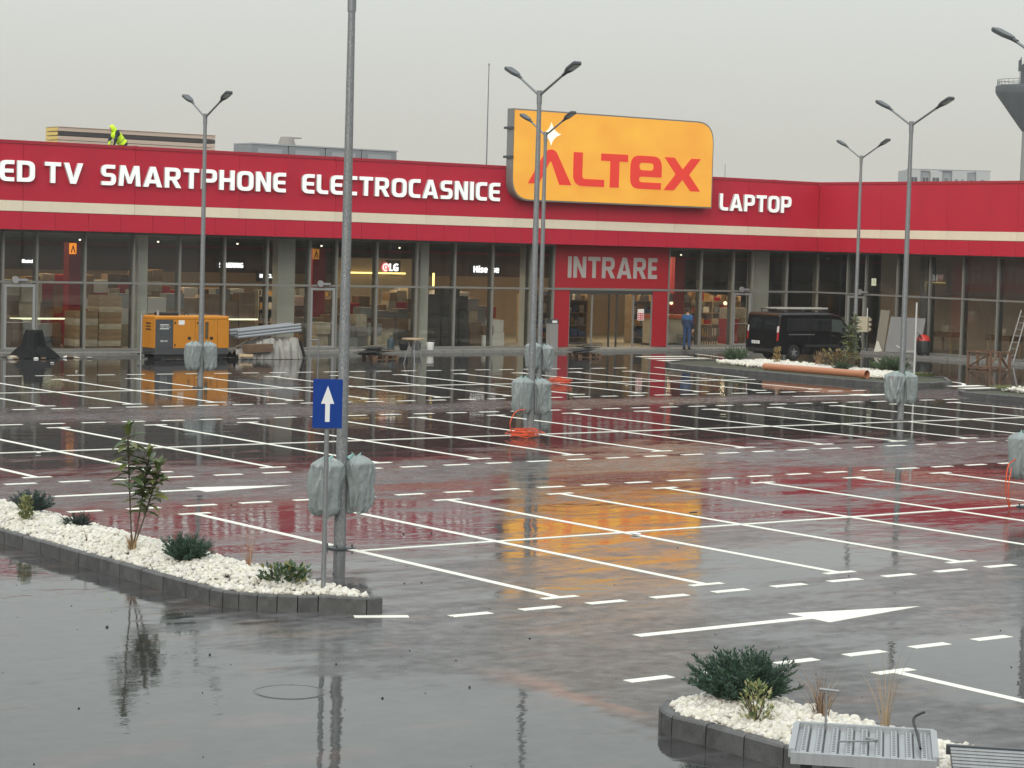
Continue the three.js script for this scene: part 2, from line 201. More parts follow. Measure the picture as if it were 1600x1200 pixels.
function island(label, outline, kh, kw, nPeb, size, seed, mound, stone = 0.6, gravel = null) {
  const R = rng(seed), cx = outline.reduce((s, p) => s + p[0], 0) / outline.length, cz = outline.reduce((s, p) => s + p[1], 0) / outline.length;
  const t = thing('planted_island', label, 'traffic island', [cx, 0, cz]);
  const L = outline.map(([x, z]) => V3(x - cx, 0, z - cz)), n = L.length, inner = [];
  for (let i = 0; i < n; i++) { const a = L[(i + n - 1) % n], b = L[i], c = L[(i + 1) % n], d1 = b.clone().sub(a).normalize(), d2 = c.clone().sub(b).normalize(), nn = V3(-(d1.z + d2.z), 0, d1.x + d2.x).normalize(); inner.push(b.clone().addScaledVector(nn, kw / Math.max(0.5, nn.dot(V3(-d1.z, 0, d1.x))))); }
  const ar = L.reduce((s, p, i) => s + p.x * L[(i + 1) % n].z - L[(i + 1) % n].x * p.z, 0); if (ar < 0) throw new Error('outline turns the wrong way: ' + label);
  for (let i = 0; i < n; i++) {
    const a = L[i], b = L[(i + 1) % n], ia = inner[i], ib = inner[(i + 1) % n], len = a.distanceTo(b), k = Math.max(1, Math.round(len / stone));
    for (let q = 0; q < k; q++) {
      const e = 0.006 / len, t0 = q / k + e, t1 = (q + 1) / k - e, A = a.clone().lerp(b, t0), B2 = a.clone().lerp(b, t1), C = ia.clone().lerp(ib, t0), D = ia.clone().lerp(ib, t1), y = kh + R.r(-0.004, 0.004), ch = 0.02;
      const out = A.clone().sub(C).normalize().multiplyScalar(ch), g = new THREE.BufferGeometry(), P = [], quad = (p, r, s, u) => { for (const w of [p, r, s, p, s, u]) P.push(w.x, w.y, w.z); }, up = (p, h) => V3(p.x, h, p.z);
      const A2 = A.clone().sub(out), B3 = B2.clone().sub(out);
      quad(A, up(A, y - ch), up(B2, y - ch), B2); quad(up(A, y - ch), up(A2, y), up(B3, y), up(B2, y - ch)); quad(up(A2, y), up(C, y), up(D, y), up(B3, y)); quad(up(C, y), C, D, up(D, y)); quad(A, C, up(C, y), up(A2, y)); quad(B2, D, up(D, y), up(B3, y));
      g.setAttribute('position', new THREE.Float32BufferAttribute(P, 3)); g.setAttribute('uv', new THREE.Float32BufferAttribute(P.flatMap((_, w) => (w % 3 === 0 ? [(P[w] + P[w + 2]) * 0.7 + q * 0.3, P[w + 1] * 0.7 + q * 0.17] : [])), 2)); g.computeVertexNormals();
      part(t, 'kerb_stone', g, mat.kerb);
    }
  }
  const poly2 = inner.map((p) => [p.x, p.z]), sh = poly(poly2.map(([x, z]) => [x, -z]));
  part(t, 'soil', new THREE.ShapeGeometry(sh).rotateX(-Math.PI / 2), gravel ? M(0.045, 0.05, 0.028, 0.9) : M(0.10, 0.085, 0.07, 0.9), [0, kh - 0.05, 0]);
  const xs = poly2.map((p) => p[0]), zs = poly2.map((p) => p[1]), im = new THREE.InstancedMesh(pebble, mPebble, nPeb), m4 = new THREE.Matrix4(), qt = new THREE.Quaternion();
  const edge = (x, z) => { let d = 9; for (let i = 0; i < n; i++) { const a = poly2[i], b = poly2[(i + 1) % n], bx = b[0] - a[0], bz = b[1] - a[1], u = Math.max(0, Math.min(1, ((x - a[0]) * bx + (z - a[1]) * bz) / (bx * bx + bz * bz))); d = Math.min(d, Math.hypot(x - a[0] - bx * u, z - a[1] - bz * u)); } return d; };
  for (let i = 0; i < nPeb; i++) { let x, z, g = 0; do { x = R.r(Math.min(...xs), Math.max(...xs)); z = R.r(Math.min(...zs), Math.max(...zs)); } while (!(inside(poly2, x, z) && (!gravel || inside(gravel, x + cx, z + cz))) && g++ < 400); const s = size * R.r(0.6, 1.3) * (R() < 0.12 ? 1.3 : 1), e = edge(x, z); qt.setFromEuler(new THREE.Euler(R.r(-0.8, 0.8), R.r(0, 6.28), R.r(-0.8, 0.8))); m4.compose(V3(x, kh - 0.035 + R() * 0.055 + mound * step(0, 0.6, e), z), qt, V3(s, s, s)); im.setMatrixAt(i, m4); const v = R.r(0.82, 1.05); im.setColorAt(i, lin(v, v * R.r(0.96, 1), v * R.r(0.9, 1))); }
  im.name = 'white_pebbles'; im.userData.kind = 'stuff'; im.castShadow = im.receiveShadow = true; t.add(im);
  return t;
}
const arcPts = (cx, cz, r, a0, a1, n) => Array.from({ length: n + 1 }, (_, i) => { const a = a0 + ((a1 - a0) * i) / n; return [cx + r * Math.cos(a), cz + r * Math.sin(a)]; });
// outlines run clockwise seen from above with z downwards on paper
island('long white-pebbled island with the blue arrow sign at its pointed end', [[-4.25, -13], [-2.72, -13], [-2.72, 4.86], [-2.95, 4.86], ...arcPts(-2.95, 3.2, 1.3, 1.9, 3.05, 6).map(([x, z]) => [x, Math.min(z, 4.8)])], 0.2, 0.1, 14000, 0.036, 41, 0.09);
island('near white-pebbled island with the big juniper and galvanised decking over it', [[-4.15, 18], [-4.15, 12.4], ...arcPts(-3.35, 12.1, 0.85, 3.3, 5.1, 6), [-2.75, 11.35], [-2.66, 11.8], [-2.66, 18]], 0.2, 0.12, 6800, 0.036, 42, 0.06, 0.5);
island('far white-pebbled island in front of the black van', [[38.5, -38.2], [39.3, -39.4], [40.6, -40.0], [43.2, -40.1], [44.4, -39.0], [44.3, -32], [43.4, -28.6], [41.8, -26.9], [40.2, -26.4], [38.9, -26.6], [38.5, -27.4]], 0.16, 0.14, 6500, 0.075, 43, 0.04, 1.0, [[41.0, -38.4], [43.6, -38.4], [43.4, -34], [42.6, -29.5], [41.2, -28.2], [40.4, -28.6], [40.2, -33]]);
island('planted island at the right edge beyond the small crossing', [[37.6, -22.6], [38.2, -23.3], [42.5, -23.3], [43.6, -22.4], [43.6, -8], [37.6, -8]], 0.16, 0.14, 3000, 0.075, 44, 0.04, 1.0, [[39.6, -22.8], [43, -22.8], [43, -14], [39.4, -14]]);

// pavement along the shop front
const walk = struct('pavement', [span(2, 57.3, 0, 0.108, -49.9, -48.35), span(55.9, 57.3, 0, 0.108, -48.33, 10)], mat.concrete, 'grey concrete pavement along the foot of the shop front');
for (let x = 4; x < 55.4; x += 1) if (x < 43.5 || x > 46) part(walk, 'kerb_stone', box(0.985, 0.125, 0.13), mat.concrete, [x + 0.5, 0.0625, -48.28]);
for (let z = -48; z < 9; z += 1) part(walk, 'kerb_stone', box(0.13, 0.125, 0.985), mat.concrete, [55.83, 0.0625, z + 0.5]);
// ------------------------------------------------------------------ the shop: main front (z = -49.88) and a wing running towards the viewer (x = 57.4)
const ZG = -49.88, ZF = -49.0, XG = 57.4, XF = 56.52, FY = 0.11;
const shop = thing('shop_building', 'long low red electronics shop with glazed front and angled right wing', 'shop building');
{
  const P = (name, geo, m, pos, rot) => part(shop, name, geo, m, pos, rot);
  // shell: floor, ceiling, roof, back and end walls
  P('floor', [span(2, 78, -0.02, FY, -66, ZG - 0.06), span(XG + 0.06, 78, -0.02, FY, ZG - 0.06, 10)], mat.floor);
  P('ceiling', [span(2, 78, 4.62, 4.72, -66, ZF - 0.15), span(XF + 0.15, 78, 4.62, 4.72, ZF - 0.15, 10)], mat.dark);
  P('roof', [span(2, 78, 6.9, 7.05, -66, ZF - 0.2), span(XF + 0.2, 78, 6.9, 7.05, ZF - 0.2, 10)], M(0.2, 0.2, 0.2, 0.6));
  P('wing_partition', [span(62.2, 62.4, FY, 2.7, ZG - 0.5, 9.8)], M(0.42, 0.33, 0.25, 0.8)); P('wing_partition', span(62.15, 62.4, 2.7, 4.6, ZG - 0.5, 9.8), M(0.40, 0.36, 0.33, 0.8)); P('aisle_wall', span(2, 56, FY, 2.9, -62.1, -62), M(0.34, 0.26, 0.18, 0.8)); P('back_wall', [span(2, 78, FY, 6.9, -66.2, -66)], mat.interior); P('end_wall', [span(78, 78.2, FY, 6.9, -66, 10)], mat.interior); P('end_wall', [span(1.8, 2, FY, 6.9, -66, ZG)], mat.interior); P('end_wall', [span(XG, 78, FY, 4.6, 10, 10.2)], mat.interior);
  // a dark upper frieze and a red band run round the back of the sales floor
  P('back_frieze', span(2, 78, 2.9, 4.6, -62.1, -62), M(0.10, 0.062, 0.058, 0.7)); P('back_band', span(2, 78, 3.95, 4.12, -61.99, -61.96), M(0.26, 0.03, 0.05, 0.6));
  // fascia: backing, upper panels, cream stripe, lower panels, cap
  P('fascia_backing', [span(2, XF + 0.1, 4.56, 7.62, ZF - 0.22, ZF - 0.07), span(XF + 0.07, XF + 0.22, 4.56, 7.62, ZF - 0.07, 10)], mat.dark);
  const gap = 0.012, up = { h: 2.04 }, cache = {};
  const panel = (name, w, h, m, pos, ry) => { const k = w.toFixed(3) + h; cache[k] ??= (() => { const g = rbox(w - gap, h, 0.06, 0.008, 0, 0, 0, 1); const uvs = g.attributes.uv; for (let i = 0; i < uvs.count; i++) uvs.setXY(i, uvs.getX(i) * w * 0.2, uvs.getY(i) * h * 0.2); return g; })(); return part(shop, name, cache[k], m, pos, [0, ry, 0]); };
  const upper = [3.5, 7.93, 12.4, 16.92, 21.38, 25.81, 30.15, 34.5, 38.95, 43.4, 47.75, 52.1, XF], lower = []; for (let x = XF; x > 3; x -= 1.322) lower.unshift(x);
  for (let i = 0; i + 1 < upper.length; i++) { const w = upper[i + 1] - upper[i]; panel('fascia_panel', w, 2.04, mat.red, [upper[i] + w / 2, 6.62, ZF - 0.03], 0); panel('fascia_stripe', w, 0.38, mat.cream, [upper[i] + w / 2, 5.405, ZF - 0.015], 0); }
  for (let i = 0; i + 1 < lower.length; i++) panel('fascia_panel', 1.322, 0.645, mat.red, [lower[i] + 0.661, 4.88, ZF - 0.03], 0);
  const wz = []; for (let z = ZF; z < 9; z += 3.98) wz.push(z);
  for (let i = 0; i + 1 < wz.length; i++) { panel('fascia_panel', 3.98, 2.04, mat.red, [XF + 0.03, 6.62, wz[i] + 1.99], -Math.PI / 2); panel('fascia_stripe', 3.98, 0.38, mat.cream, [XF + 0.015, 5.405, wz[i] + 1.99], -Math.PI / 2); }
  for (let z = ZF; z < 9; z += 1.322) panel('fascia_panel', 1.322, 0.645, mat.red, [XF + 0.03, 4.88, z + 0.661], -Math.PI / 2);
  P('parapet_cap', [span(2, XF + 0.05, 7.645, 7.76, ZF - 0.32, ZF + 0.03), span(XF - 0.03, XF + 0.32, 7.645, 7.76, ZF + 0.03, 10)], mat.redCap);
  for (const x of [12.4, 21.38, 30.15, 38.95, 47.75, 53.7]) P('cap_joint', span(x - 0.06, x + 0.06, 7.64, 7.775, ZF - 0.33, ZF + 0.045), mat.redCap);
  P('soffit', [span(2, XF + 0.2, 4.56, 4.60, ZG, ZF - 0.07), span(XF + 0.1, XG, 4.56, 4.60, ZF - 0.07, 10)], mat.mullDark);
  // glazing
  const mx = [14.0, 15.3, 16.56, 17.89, 19.82, 21.82, 23.77, 25.72, 27.63, 29.57, 30.82, 32.75, 34.69, 36.61, 38.55, 40.54, 41.78, 48.25, 50.18, 52.12, 53.3, 55.46, XG + 0.05];
  const TY = 2.65, top = 4.56, mg = box(0.07, top - FY, 0.14), fin = box(0.05, top - FY, 0.22);
  mx.forEach((x) => { P('mullion', mg, mat.mull, [x, (top + FY) / 2, ZG]); P('mullion_fin', fin, mat.mullDark, [x + 0.005, (top + FY) / 2, ZG - 0.2]); });
  const doors = [[16.56, 17.89], [29.57, 30.82], [52.12, 53.3]], isDoor = (x) => doors.some(([a]) => Math.abs(a - x) < 0.01);
  const pane = (x0, x1, y0, y1) => P('pane', box(x1 - x0 - 0.085, y1 - y0 - 0.07, 0.012), mat.glass, [(x0 + x1) / 2, (y0 + y1) / 2, ZG]);
  for (let i = 0; i + 1 < mx.length; i++) {
    const a = mx[i], b = mx[i + 1]; if (a === 41.78) continue;
    for (const y of [TY, FY + 0.05, top - 0.05]) P('transom', box(b - a - 0.086, 0.075, 0.12), mat.mull, [(a + b) / 2, y, ZG]);
    pane(a, b, TY, top - 0.03); if (!isDoor(a)) pane(a, b, FY + 0.05, TY);
  }
  const wmz = [-47.84, -46.65, -44.68, -42.69, -40.73, -38.72, -36.75, -34.78, -32.8, -30.8, -28.8, -26.8, -24.8, -22.8, -20.8, -18.8, -16.8, -14.8, -12.8, -10.8, -8.8, -6.8, -4.8, -2.8, -0.8, 1.2, 3.2, 5.2, 7.2, 9.2]; let pz = ZG + 0.07;
  wmz.forEach((z, i) => {
    P('mullion', mg, mat.mull, [XG, (top + FY) / 2, z], [0, Math.PI / 2, 0]); P('mullion_fin', fin, mat.mullDark, [XG + 0.2, (top + FY) / 2, z], [0, Math.PI / 2, 0]);
    const w = z - pz - 0.086, c = (z + pz) / 2;
    for (const y of [TY, FY + 0.05, top - 0.05]) P('transom', box(0.12, 0.075, w), mat.mull, [XG, y, c]);
    P('pane', box(0.012, top - TY - 0.1, w), mat.glass, [XG, (top + TY) / 2 - 0.01, c]); if (i !== 1) P('pane', box(0.012, TY - FY - 0.1, w), mat.glass, [XG, (TY + FY) / 2 + 0.01, c]);
    pz = z;
  });
  function door(x, z, w, ry) {
    const d = new THREE.Group(); d.name = 'door'; d.position.set(x, FY, z); d.rotation.y = ry; shop.add(d); const h = 2.46, f = 0.1;
    part(d, 'door_frame', [box(f, h, 0.08, -w / 2 + f / 2, h / 2, 0), box(f, h, 0.08, w / 2 - f / 2, h / 2, 0), box(w - 2 * f, f, 0.08, 0, h - f / 2, 0), box(w - 2 * f, 0.14, 0.08, 0, 0.07, 0)], mat.alu);
    part(d, 'door_pane', box(w - 2 * f, h - 0.24, 0.01, 0, h / 2 + 0.02, 0), mat.glass);
    part(d, 'push_bar', [rod(V3(-w / 2 + 0.12, 1.05, -0.1), V3(w / 2 - 0.12, 1.05, -0.1), 0.022), box(0.05, 0.1, 0.1, -w / 2 + 0.1, 1.05, -0.06), box(0.05, 0.1, 0.1, w / 2 - 0.1, 1.05, -0.06)], mat.alu);
  }
  for (const [a, b] of doors) { door((a + b) / 2, ZG, b - a - 0.1, 0); }
  door(XG, (-47.84 - 46.65) / 2, 1.08, -Math.PI / 2);
  const lampAt = (x, y, z, ry) => { const g = new THREE.Group(); g.name = 'emergency_lamp'; g.position.set(x, y, z); g.rotation.y = ry; shop.add(g); part(g, 'lamp_disc', new THREE.CylinderGeometry(0.13, 0.13, 0.07, 20).rotateX(Math.PI / 2), mat.alu); part(g, 'lamp_arm', box(0.36, 0.08, 0.06, 0.28, 0, 0), mat.alu); };
  for (const [a] of doors) lampAt(a + 0.45, TY + 0.08, ZG + 0.12, 0); lampAt(XG - 0.12, TY + 0.1, -46.9, -Math.PI / 2);
  // entrance: red boards round a sliding door
  P('entrance_board', box(48.25 - 41.78 - 0.09, top - TY - 0.06, 0.03), mat.redSheet, [(41.78 + 48.25) / 2, (top + TY) / 2 + 0.02, ZG + 0.02]);
  P('entrance_board', box(0.84, TY - FY - 0.06, 0.03), mat.redSheet, [42.25, (TY + FY) / 2, ZG + 0.02]); P('entrance_board', box(0.84, TY - FY - 0.06, 0.03), mat.redSheet, [47.79, (TY + FY) / 2, ZG + 0.02]);
  P('transom', box(48.25 - 41.78 - 0.09, 0.09, 0.14), mat.mull, [45.015, TY, ZG]); P('door_operator', box(4.6, 0.16, 0.2), mat.mullDark, [45.0, TY - 0.13, ZG - 0.05]);
  for (const x of [42.7, 43.97, 45.0, 45.35, 46.3, 47.35]) P('sliding_door_stile', box(0.07, TY - FY - 0.2, 0.06), x > 44.2 && x < 46 ? mat.mullDark : mat.mull, [x, (TY + FY) / 2 - 0.08, ZG - 0.03 - (x > 44.8 && x < 45.2 ? 0.08 : 0)]);
  for (const [a, b] of [[42.74, 43.93], [44.02, 44.96], [45.4, 46.26], [46.34, 47.31]]) P('sliding_door_pane', box(b - a, TY - FY - 0.24, 0.01), mat.glass, [(a + b) / 2, (TY + FY) / 2 - 0.08, ZG - 0.03]);
  // structural columns just behind the glass
  for (const [x, w, z] of [[22.55, 0.42, -50.75], [29.05, 0.8, -51.0], [35.55, 0.42, -50.75], [41.0, 0.42, -50.75], [54.6, 1.0, -50.9], [10.0, 0.42, -50.75]]) P('column', rbox(w, 4.5, 0.45, 0.02, 0, 0, 0, 1), mat.column, [x, 2.36, z]);
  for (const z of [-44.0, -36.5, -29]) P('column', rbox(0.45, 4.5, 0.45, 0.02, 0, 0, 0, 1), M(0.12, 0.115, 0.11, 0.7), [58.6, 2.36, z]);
  for (let x = 16; x < 57; x += 3.9) P('ceiling_rail', span(x - 1.9, x + 1.9, 4.42, 4.47, -51.35, -51.3), mat.mull);
  P('ceiling_bulkhead', span(2, XG, 4.12, 4.62, -53.2, -53.05), mat.dark); for (const z of [-51.9, -56.8]) P('ceiling_duct', span(2, 57, 4.3, 4.6, z - 0.25, z + 0.25), M(0.10, 0.085, 0.075, 0.7));
}

// ------------------------------------------------------------------ lettering on the fascia
const glyph = {
  L: ['M0 1 L.2 1 L.2 .32 Q.2 .19 .33 .19 L.56 .19 L.56 0 L.28 0 Q0 0 0 .28 Z', .56], E: ['M.6 1 L.3 1 Q0 1 0 .7 L0 .3 Q0 0 .3 0 L.6 0 L.6 .19 L.33 .19 Q.2 .19 .2 .32 L.2 .41 L.57 .41 L.57 .59 L.2 .59 L.2 .68 Q.2 .81 .33 .81 L.6 .81 Z', .6],
  D: ['M0 0 L.4 0 Q.74 0 .74 .32 L.74 .68 Q.74 1 .4 1 L0 1 Z', .74, 'M.2 .19 L.2 .81 L.36 .81 Q.53 .81 .53 .65 L.53 .35 Q.53 .19 .36 .19 Z'], T: ['M0 1 L.68 1 L.68 .81 L.44 .81 L.44 0 L.24 0 L.24 .81 L0 .81 Z', .68],
  V: ['M0 1 L.22 1 L.41 .28 L.6 1 L.82 1 L.53 0 L.29 0 Z', .82], S: ['M.6 1 L.27 1 Q0 1 0 .73 L0 .67 Q0 .41 .25 .41 L.38 .41 Q.44 .41 .44 .35 L.44 .25 Q.44 .19 .38 .19 L.02 .19 L.02 0 L.38 0 Q.64 0 .64 .26 L.64 .34 Q.64 .59 .4 .59 L.26 .59 Q.2 .59 .2 .65 L.2 .75 Q.2 .81 .26 .81 L.6 .81 Z', .64],
  M: ['M0 0 L.07 1 L.29 1 L.48 .4 L.67 1 L.89 1 L.96 0 L.76 0 L.72 .62 L.56 .12 L.4 .12 L.24 .62 L.2 0 Z', .96], A: ['M0 0 L.3 1 L.53 1 L.83 0 L.61 0 L.56 .18 L.27 .18 L.22 0 Z', .83, 'M.32 .36 L.51 .36 L.415 .76 Z'],
  R: ['M0 0 L0 1 L.42 1 Q.7 1 .7 .74 L.7 .64 Q.7 .44 .52 .4 L.74 0 L.51 0 L.31 .37 L.2 .37 L.2 0 Z', .74, 'M.2 .55 L.2 .81 L.41 .81 Q.5 .81 .5 .73 L.5 .63 Q.5 .55 .41 .55 Z'], P: ['M0 0 L0 1 L.42 1 Q.7 1 .7 .74 L.7 .6 Q.7 .34 .42 .34 L.2 .34 L.2 0 Z', .7, 'M.2 .53 L.2 .81 L.41 .81 Q.5 .81 .5 .73 L.5 .61 Q.5 .53 .41 .53 Z'],
  H: ['M0 0 L0 1 L.2 1 L.2 .6 L.5 .6 L.5 1 L.7 1 L.7 0 L.5 0 L.5 .41 L.2 .41 L.2 0 Z', .7], O: ['M.32 0 L.44 0 Q.76 0 .76 .32 L.76 .68 Q.76 1 .44 1 L.32 1 Q0 1 0 .68 L0 .32 Q0 0 .32 0 Z', .76, 'M.35 .19 Q.2 .19 .2 .35 L.2 .65 Q.2 .81 .35 .81 L.41 .81 Q.56 .81 .56 .65 L.56 .35 Q.56 .19 .41 .19 Z'],
  N: ['M0 0 L0 1 L.21 1 L.5 .38 L.5 1 L.7 1 L.7 0 L.49 0 L.2 .62 L.2 0 Z', .7], C: ['M.6 1 L.3 1 Q0 1 0 .7 L0 .3 Q0 0 .3 0 L.6 0 L.6 .19 L.34 .19 Q.2 .19 .2 .33 L.2 .67 Q.2 .81 .34 .81 L.6 .81 Z', .6], I: ['M0 0 L0 1 L.2 1 L.2 0 Z', .2],
};
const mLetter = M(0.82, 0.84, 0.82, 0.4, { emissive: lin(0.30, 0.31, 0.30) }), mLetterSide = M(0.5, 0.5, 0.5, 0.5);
function word(s, x0, x1, label, y0 = 6.275, y1 = 7.03) {
  const t = thing('fascia_lettering', label, 'shop lettering', [x0, y0, ZF], 0, 'white raised words along the red fascia'), gapW = 0.12;
  let W = 0; for (const c of s) W += c === ' ' ? 0.3 : glyph[c][1] + gapW; W -= gapW; const k = (x1 - x0) / W; let x = 0;
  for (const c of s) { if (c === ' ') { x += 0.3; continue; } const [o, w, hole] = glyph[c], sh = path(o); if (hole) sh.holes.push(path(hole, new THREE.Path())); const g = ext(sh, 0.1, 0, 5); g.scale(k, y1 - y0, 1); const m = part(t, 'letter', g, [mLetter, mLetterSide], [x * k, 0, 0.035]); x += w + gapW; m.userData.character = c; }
  return t;
}
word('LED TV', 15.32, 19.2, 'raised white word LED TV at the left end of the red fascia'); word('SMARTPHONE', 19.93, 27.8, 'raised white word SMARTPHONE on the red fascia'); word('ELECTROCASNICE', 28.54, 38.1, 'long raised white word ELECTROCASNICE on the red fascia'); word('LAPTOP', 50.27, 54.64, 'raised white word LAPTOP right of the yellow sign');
// the big yellow light box
{
  const t = thing('logo_sign', 'big yellow light box reading ALTEX in red above the entrance', 'shop sign', [38.44, 6.33, ZF]), W = 11.06, H = 3.80;
  const outline = `M0 .95 Q0 0 .95 0 L${W} 0 L${W} ${H - 0.95} Q${W} ${H} ${W - 0.95} ${H} L0 ${H} Z`, ring = path(outline);
  part(t, 'sign_case', ext(path(outline), 0.42, 0, 8), M(0.22, 0.22, 0.21, 0.5, { metalness: 0.3 }), [0, 0, 0.04]);
  const tY = tex(256, 128, (x, y) => { const a = fbm(n1, x * 9, y * 5, 3); return [0.94 + 0.06 * a, 0.86 + 0.14 * a, 0.8 + 0.1 * a]; }, { srgb: true, repeat: [1 / W, 1 / H] });
  part(t, 'sign_face', ext(path(outline.replace('M0 .95 Q0 0 .95 0', 'M.06 .98 Q.06 .06 .98 .06').replace(`L${W} 0 L${W} ${H - 0.95} Q${W} ${H} ${W - 0.95} ${H} L0 ${H}`, `L${W - 0.06} .06 L${W - 0.06} ${H - 0.98} Q${W - 0.06} ${H - 0.06} ${W - 0.98} ${H - 0.06} L.06 ${H - 0.06}`)), 0.02, 0, 8), M(0.78, 0.40, 0.05, 0.5, { map: tY, emissive: lin(0.34, 0.175, 0.03), emissiveMap: tY }), [0, 0, 0.455]);
  const mR = M(0.62, 0.03, 0.02, 0.45, { emissive: lin(0.25, 0.018, 0.01) }), mW = M(0.85, 0.83, 0.72, 0.45, { emissive: lin(0.55, 0.5, 0.36) }), X = 38.44, Y = 6.33;
  const S = (name, d, hole, m = mR) => { const num = (q) => q.replace(/([MLQ ])(-?[\d.]+) (-?[\d.]+)/g, (_, c, a, b) => `${c}${(+a - X).toFixed(3)} ${(+b - Y).toFixed(3)}`), sh = path(num(d)); if (hole) sh.holes.push(path(num(hole), new THREE.Path())); part(t, name, ext(sh, 0.015, 0, 8), m, [0, 0, 0.477]); };
  S('letter', 'M39.26 7.07 L40.08 8.32 Q40.2 8.52 40.44 8.52 Q40.68 8.52 40.8 8.3 L41.56 7.06 L40.92 7.06 L40.48 7.98 Q40.42 8.06 40.36 7.98 L39.84 7.07 Z');
  S('letter', 'M41.64 8.47 L42.13 8.47 L42.13 7.5 Q42.13 7.36 42.3 7.36 L43.33 7.36 L43.33 7.05 L42.2 7.05 Q41.64 7.05 41.64 7.55 Z');
  S('letter', 'M43.13 8.48 L44.61 8.48 L44.61 8.17 L44.14 8.17 L44.14 7.05 L43.64 7.05 L43.64 8.17 L43.13 8.17 Z');
  S('letter', 'M46.5 7.05 L45.25 7.05 Q44.76 7.05 44.76 7.52 L44.76 7.98 Q44.76 8.48 45.25 8.48 L46.02 8.48 Q46.52 8.48 46.52 7.98 L46.52 7.58 L45.42 7.58 Q45.26 7.58 45.26 7.46 Q45.26 7.34 45.42 7.34 L46.5 7.34 Z', 'M45.42 7.86 Q45.26 7.86 45.26 8.02 Q45.26 8.18 45.42 8.18 L45.9 8.18 Q46.06 8.18 46.06 8.02 Q46.06 7.86 45.9 7.86 Z');
  S('letter', 'M46.67 8.48 L47.24 8.48 L47.72 7.98 L48.2 8.48 L48.76 8.48 L48.1 7.76 L48.77 7.05 L48.2 7.05 L47.72 7.53 L47.24 7.05 L46.66 7.05 L47.32 7.76 Z');
  S('star', 'M40.42 9.66 Q40.52 9.26 40.94 9.16 Q40.52 9.06 40.42 8.68 Q40.32 9.06 39.9 9.16 Q40.32 9.26 40.42 9.66 Z', null, mW);
  part(t, 'bracket', [box(0.1, 0.1, 0.6, -0.02, 3.0, 0.2), box(0.1, 0.1, 0.6, -0.02, 1.8, 0.2)], mat.darkMetal);
  part(t, 'rear_frame', [box(0.12, 3.4, 0.12, 1, 2.0, -0.35), box(0.12, 3.4, 0.12, 5.5, 2.0, -0.35), box(0.12, 3.4, 0.12, 10, 2.0, -0.35)], mat.darkMetal);
  const glow = new THREE.RectAreaLight(new THREE.Color(1, 0.5, 0.05), 0.5, W - 0.6, H - 0.5); glow.position.set(38.44 + W / 2, 6.33 + H / 2, ZF + 0.55); glow.lookAt(38.44 + W / 2, 6.33 + H / 2, ZF + 5); scene.add(glow);
}
{ const t = thing('entrance_lettering', 'pale word INTRARE on the dark red board over the entrance', 'shop lettering', [42.53, 3.14, ZG + 0.037]); const block = { ...glyph, E: ['M0 0 L0 1 L.52 1 L.52 .81 L.2 .81 L.2 .6 L.48 .6 L.48 .41 L.2 .41 L.2 .19 L.52 .19 L.52 0 Z', .52] }, m = M(0.42, 0.38, 0.36, 0.6); let W = -0.1, x = 0; for (const c of 'INTRARE') W += block[c][1] + 0.1; const k = 5.02 / W; for (const c of 'INTRARE') { const [o, w, hole] = block[c], sh = path(o); if (hole) sh.holes.push(path(hole, new THREE.Path())); const g = ext(sh, 0.01, 0, 5); g.scale(k, 0.92, 1); part(t, 'letter', g, m, [x * k, 0, 0]); x += w + 0.1; } }
solo('entrance_notice', box(0.36, 0.5, 0.008), new THREE.MeshPhysicalMaterial({ roughness: 0.6, map: canvasTex(64, 96, (c) => { c.fillStyle = '#eee4dc'; c.fillRect(0, 0, 64, 96); c.fillStyle = '#c22a33'; c.fillRect(6, 34, 52, 56); c.fillStyle = '#fff'; for (let i = 0; i < 3; i++) { c.fillRect(12, 42 + i * 16, 16, 7); c.fillRect(36, 42 + i * 16, 14, 7); } }) }), 'small red and white notice on the right leaf of the entrance door', 'notice', [46.72, 1.55, ZG + 0.0]);
// ------------------------------------------------------------------ lamp posts
function makeLamp(h = 7.78) {
  const t = new THREE.Group(); t.name = 'lamp_post';
  part(t, 'base_plate', [rbox(0.34, 0.025, 0.34, 0.006, 0, 0.012, 0), ...[[-1, -1], [1, -1], [-1, 1], [1, 1]].map(([a, b]) => new THREE.CylinderGeometry(0.014, 0.014, 0.05, 8).translate(a * 0.13, 0.045, b * 0.13))], mat.darkMetal);
  part(t, 'pole', [new THREE.CylinderGeometry(0.05, 0.088, h, 20).translate(0, h / 2 + 0.02, 0), new THREE.CylinderGeometry(0.062, 0.062, 0.3, 20).translate(0, h - 0.1, 0)], mat.galv);
  part(t, 'inspection_door', rbox(0.08, 0.3, 0.02, 0.008, -0.02, 1.75, 0.072), mat.galv);
  for (const [s, reach] of [[1, 1.0], [-1, 0.86]]) {
    part(t, 'arm', rod(V3(0, h - 0.06, 0), V3(0, h + 0.43, s * reach), 0.03, 0.026, 10), mat.galv);
    const g = new THREE.Group(); g.name = 'lamp_head'; g.position.set(0, h + 0.41, s * (reach - 0.03)); g.rotation.order = 'YXZ'; g.rotation.set(-0.42, s > 0 ? 0 : Math.PI, 0); t.add(g);
    part(g, 'housing', ext(poly([[-0.05, 0], [0.05, 0], [0.11, 0.14], [0.12, 0.42], [0.09, 0.48], [-0.09, 0.48], [-0.12, 0.42], [-0.11, 0.14]]), 0.05, 0.012).rotateX(Math.PI / 2).translate(0, 0.035, 0), mat.darkMetal);
    part(g, 'lens', box(0.17, 0.008, 0.26, 0, -0.032, 0.3), M(0.5, 0.5, 0.48, 0.2)); part(g, 'clamp', rod(V3(0, 0, -0.12), V3(0, 0, 0.04), 0.036), mat.darkMetal);
  }
  return t;
}
const lampProto = makeLamp();
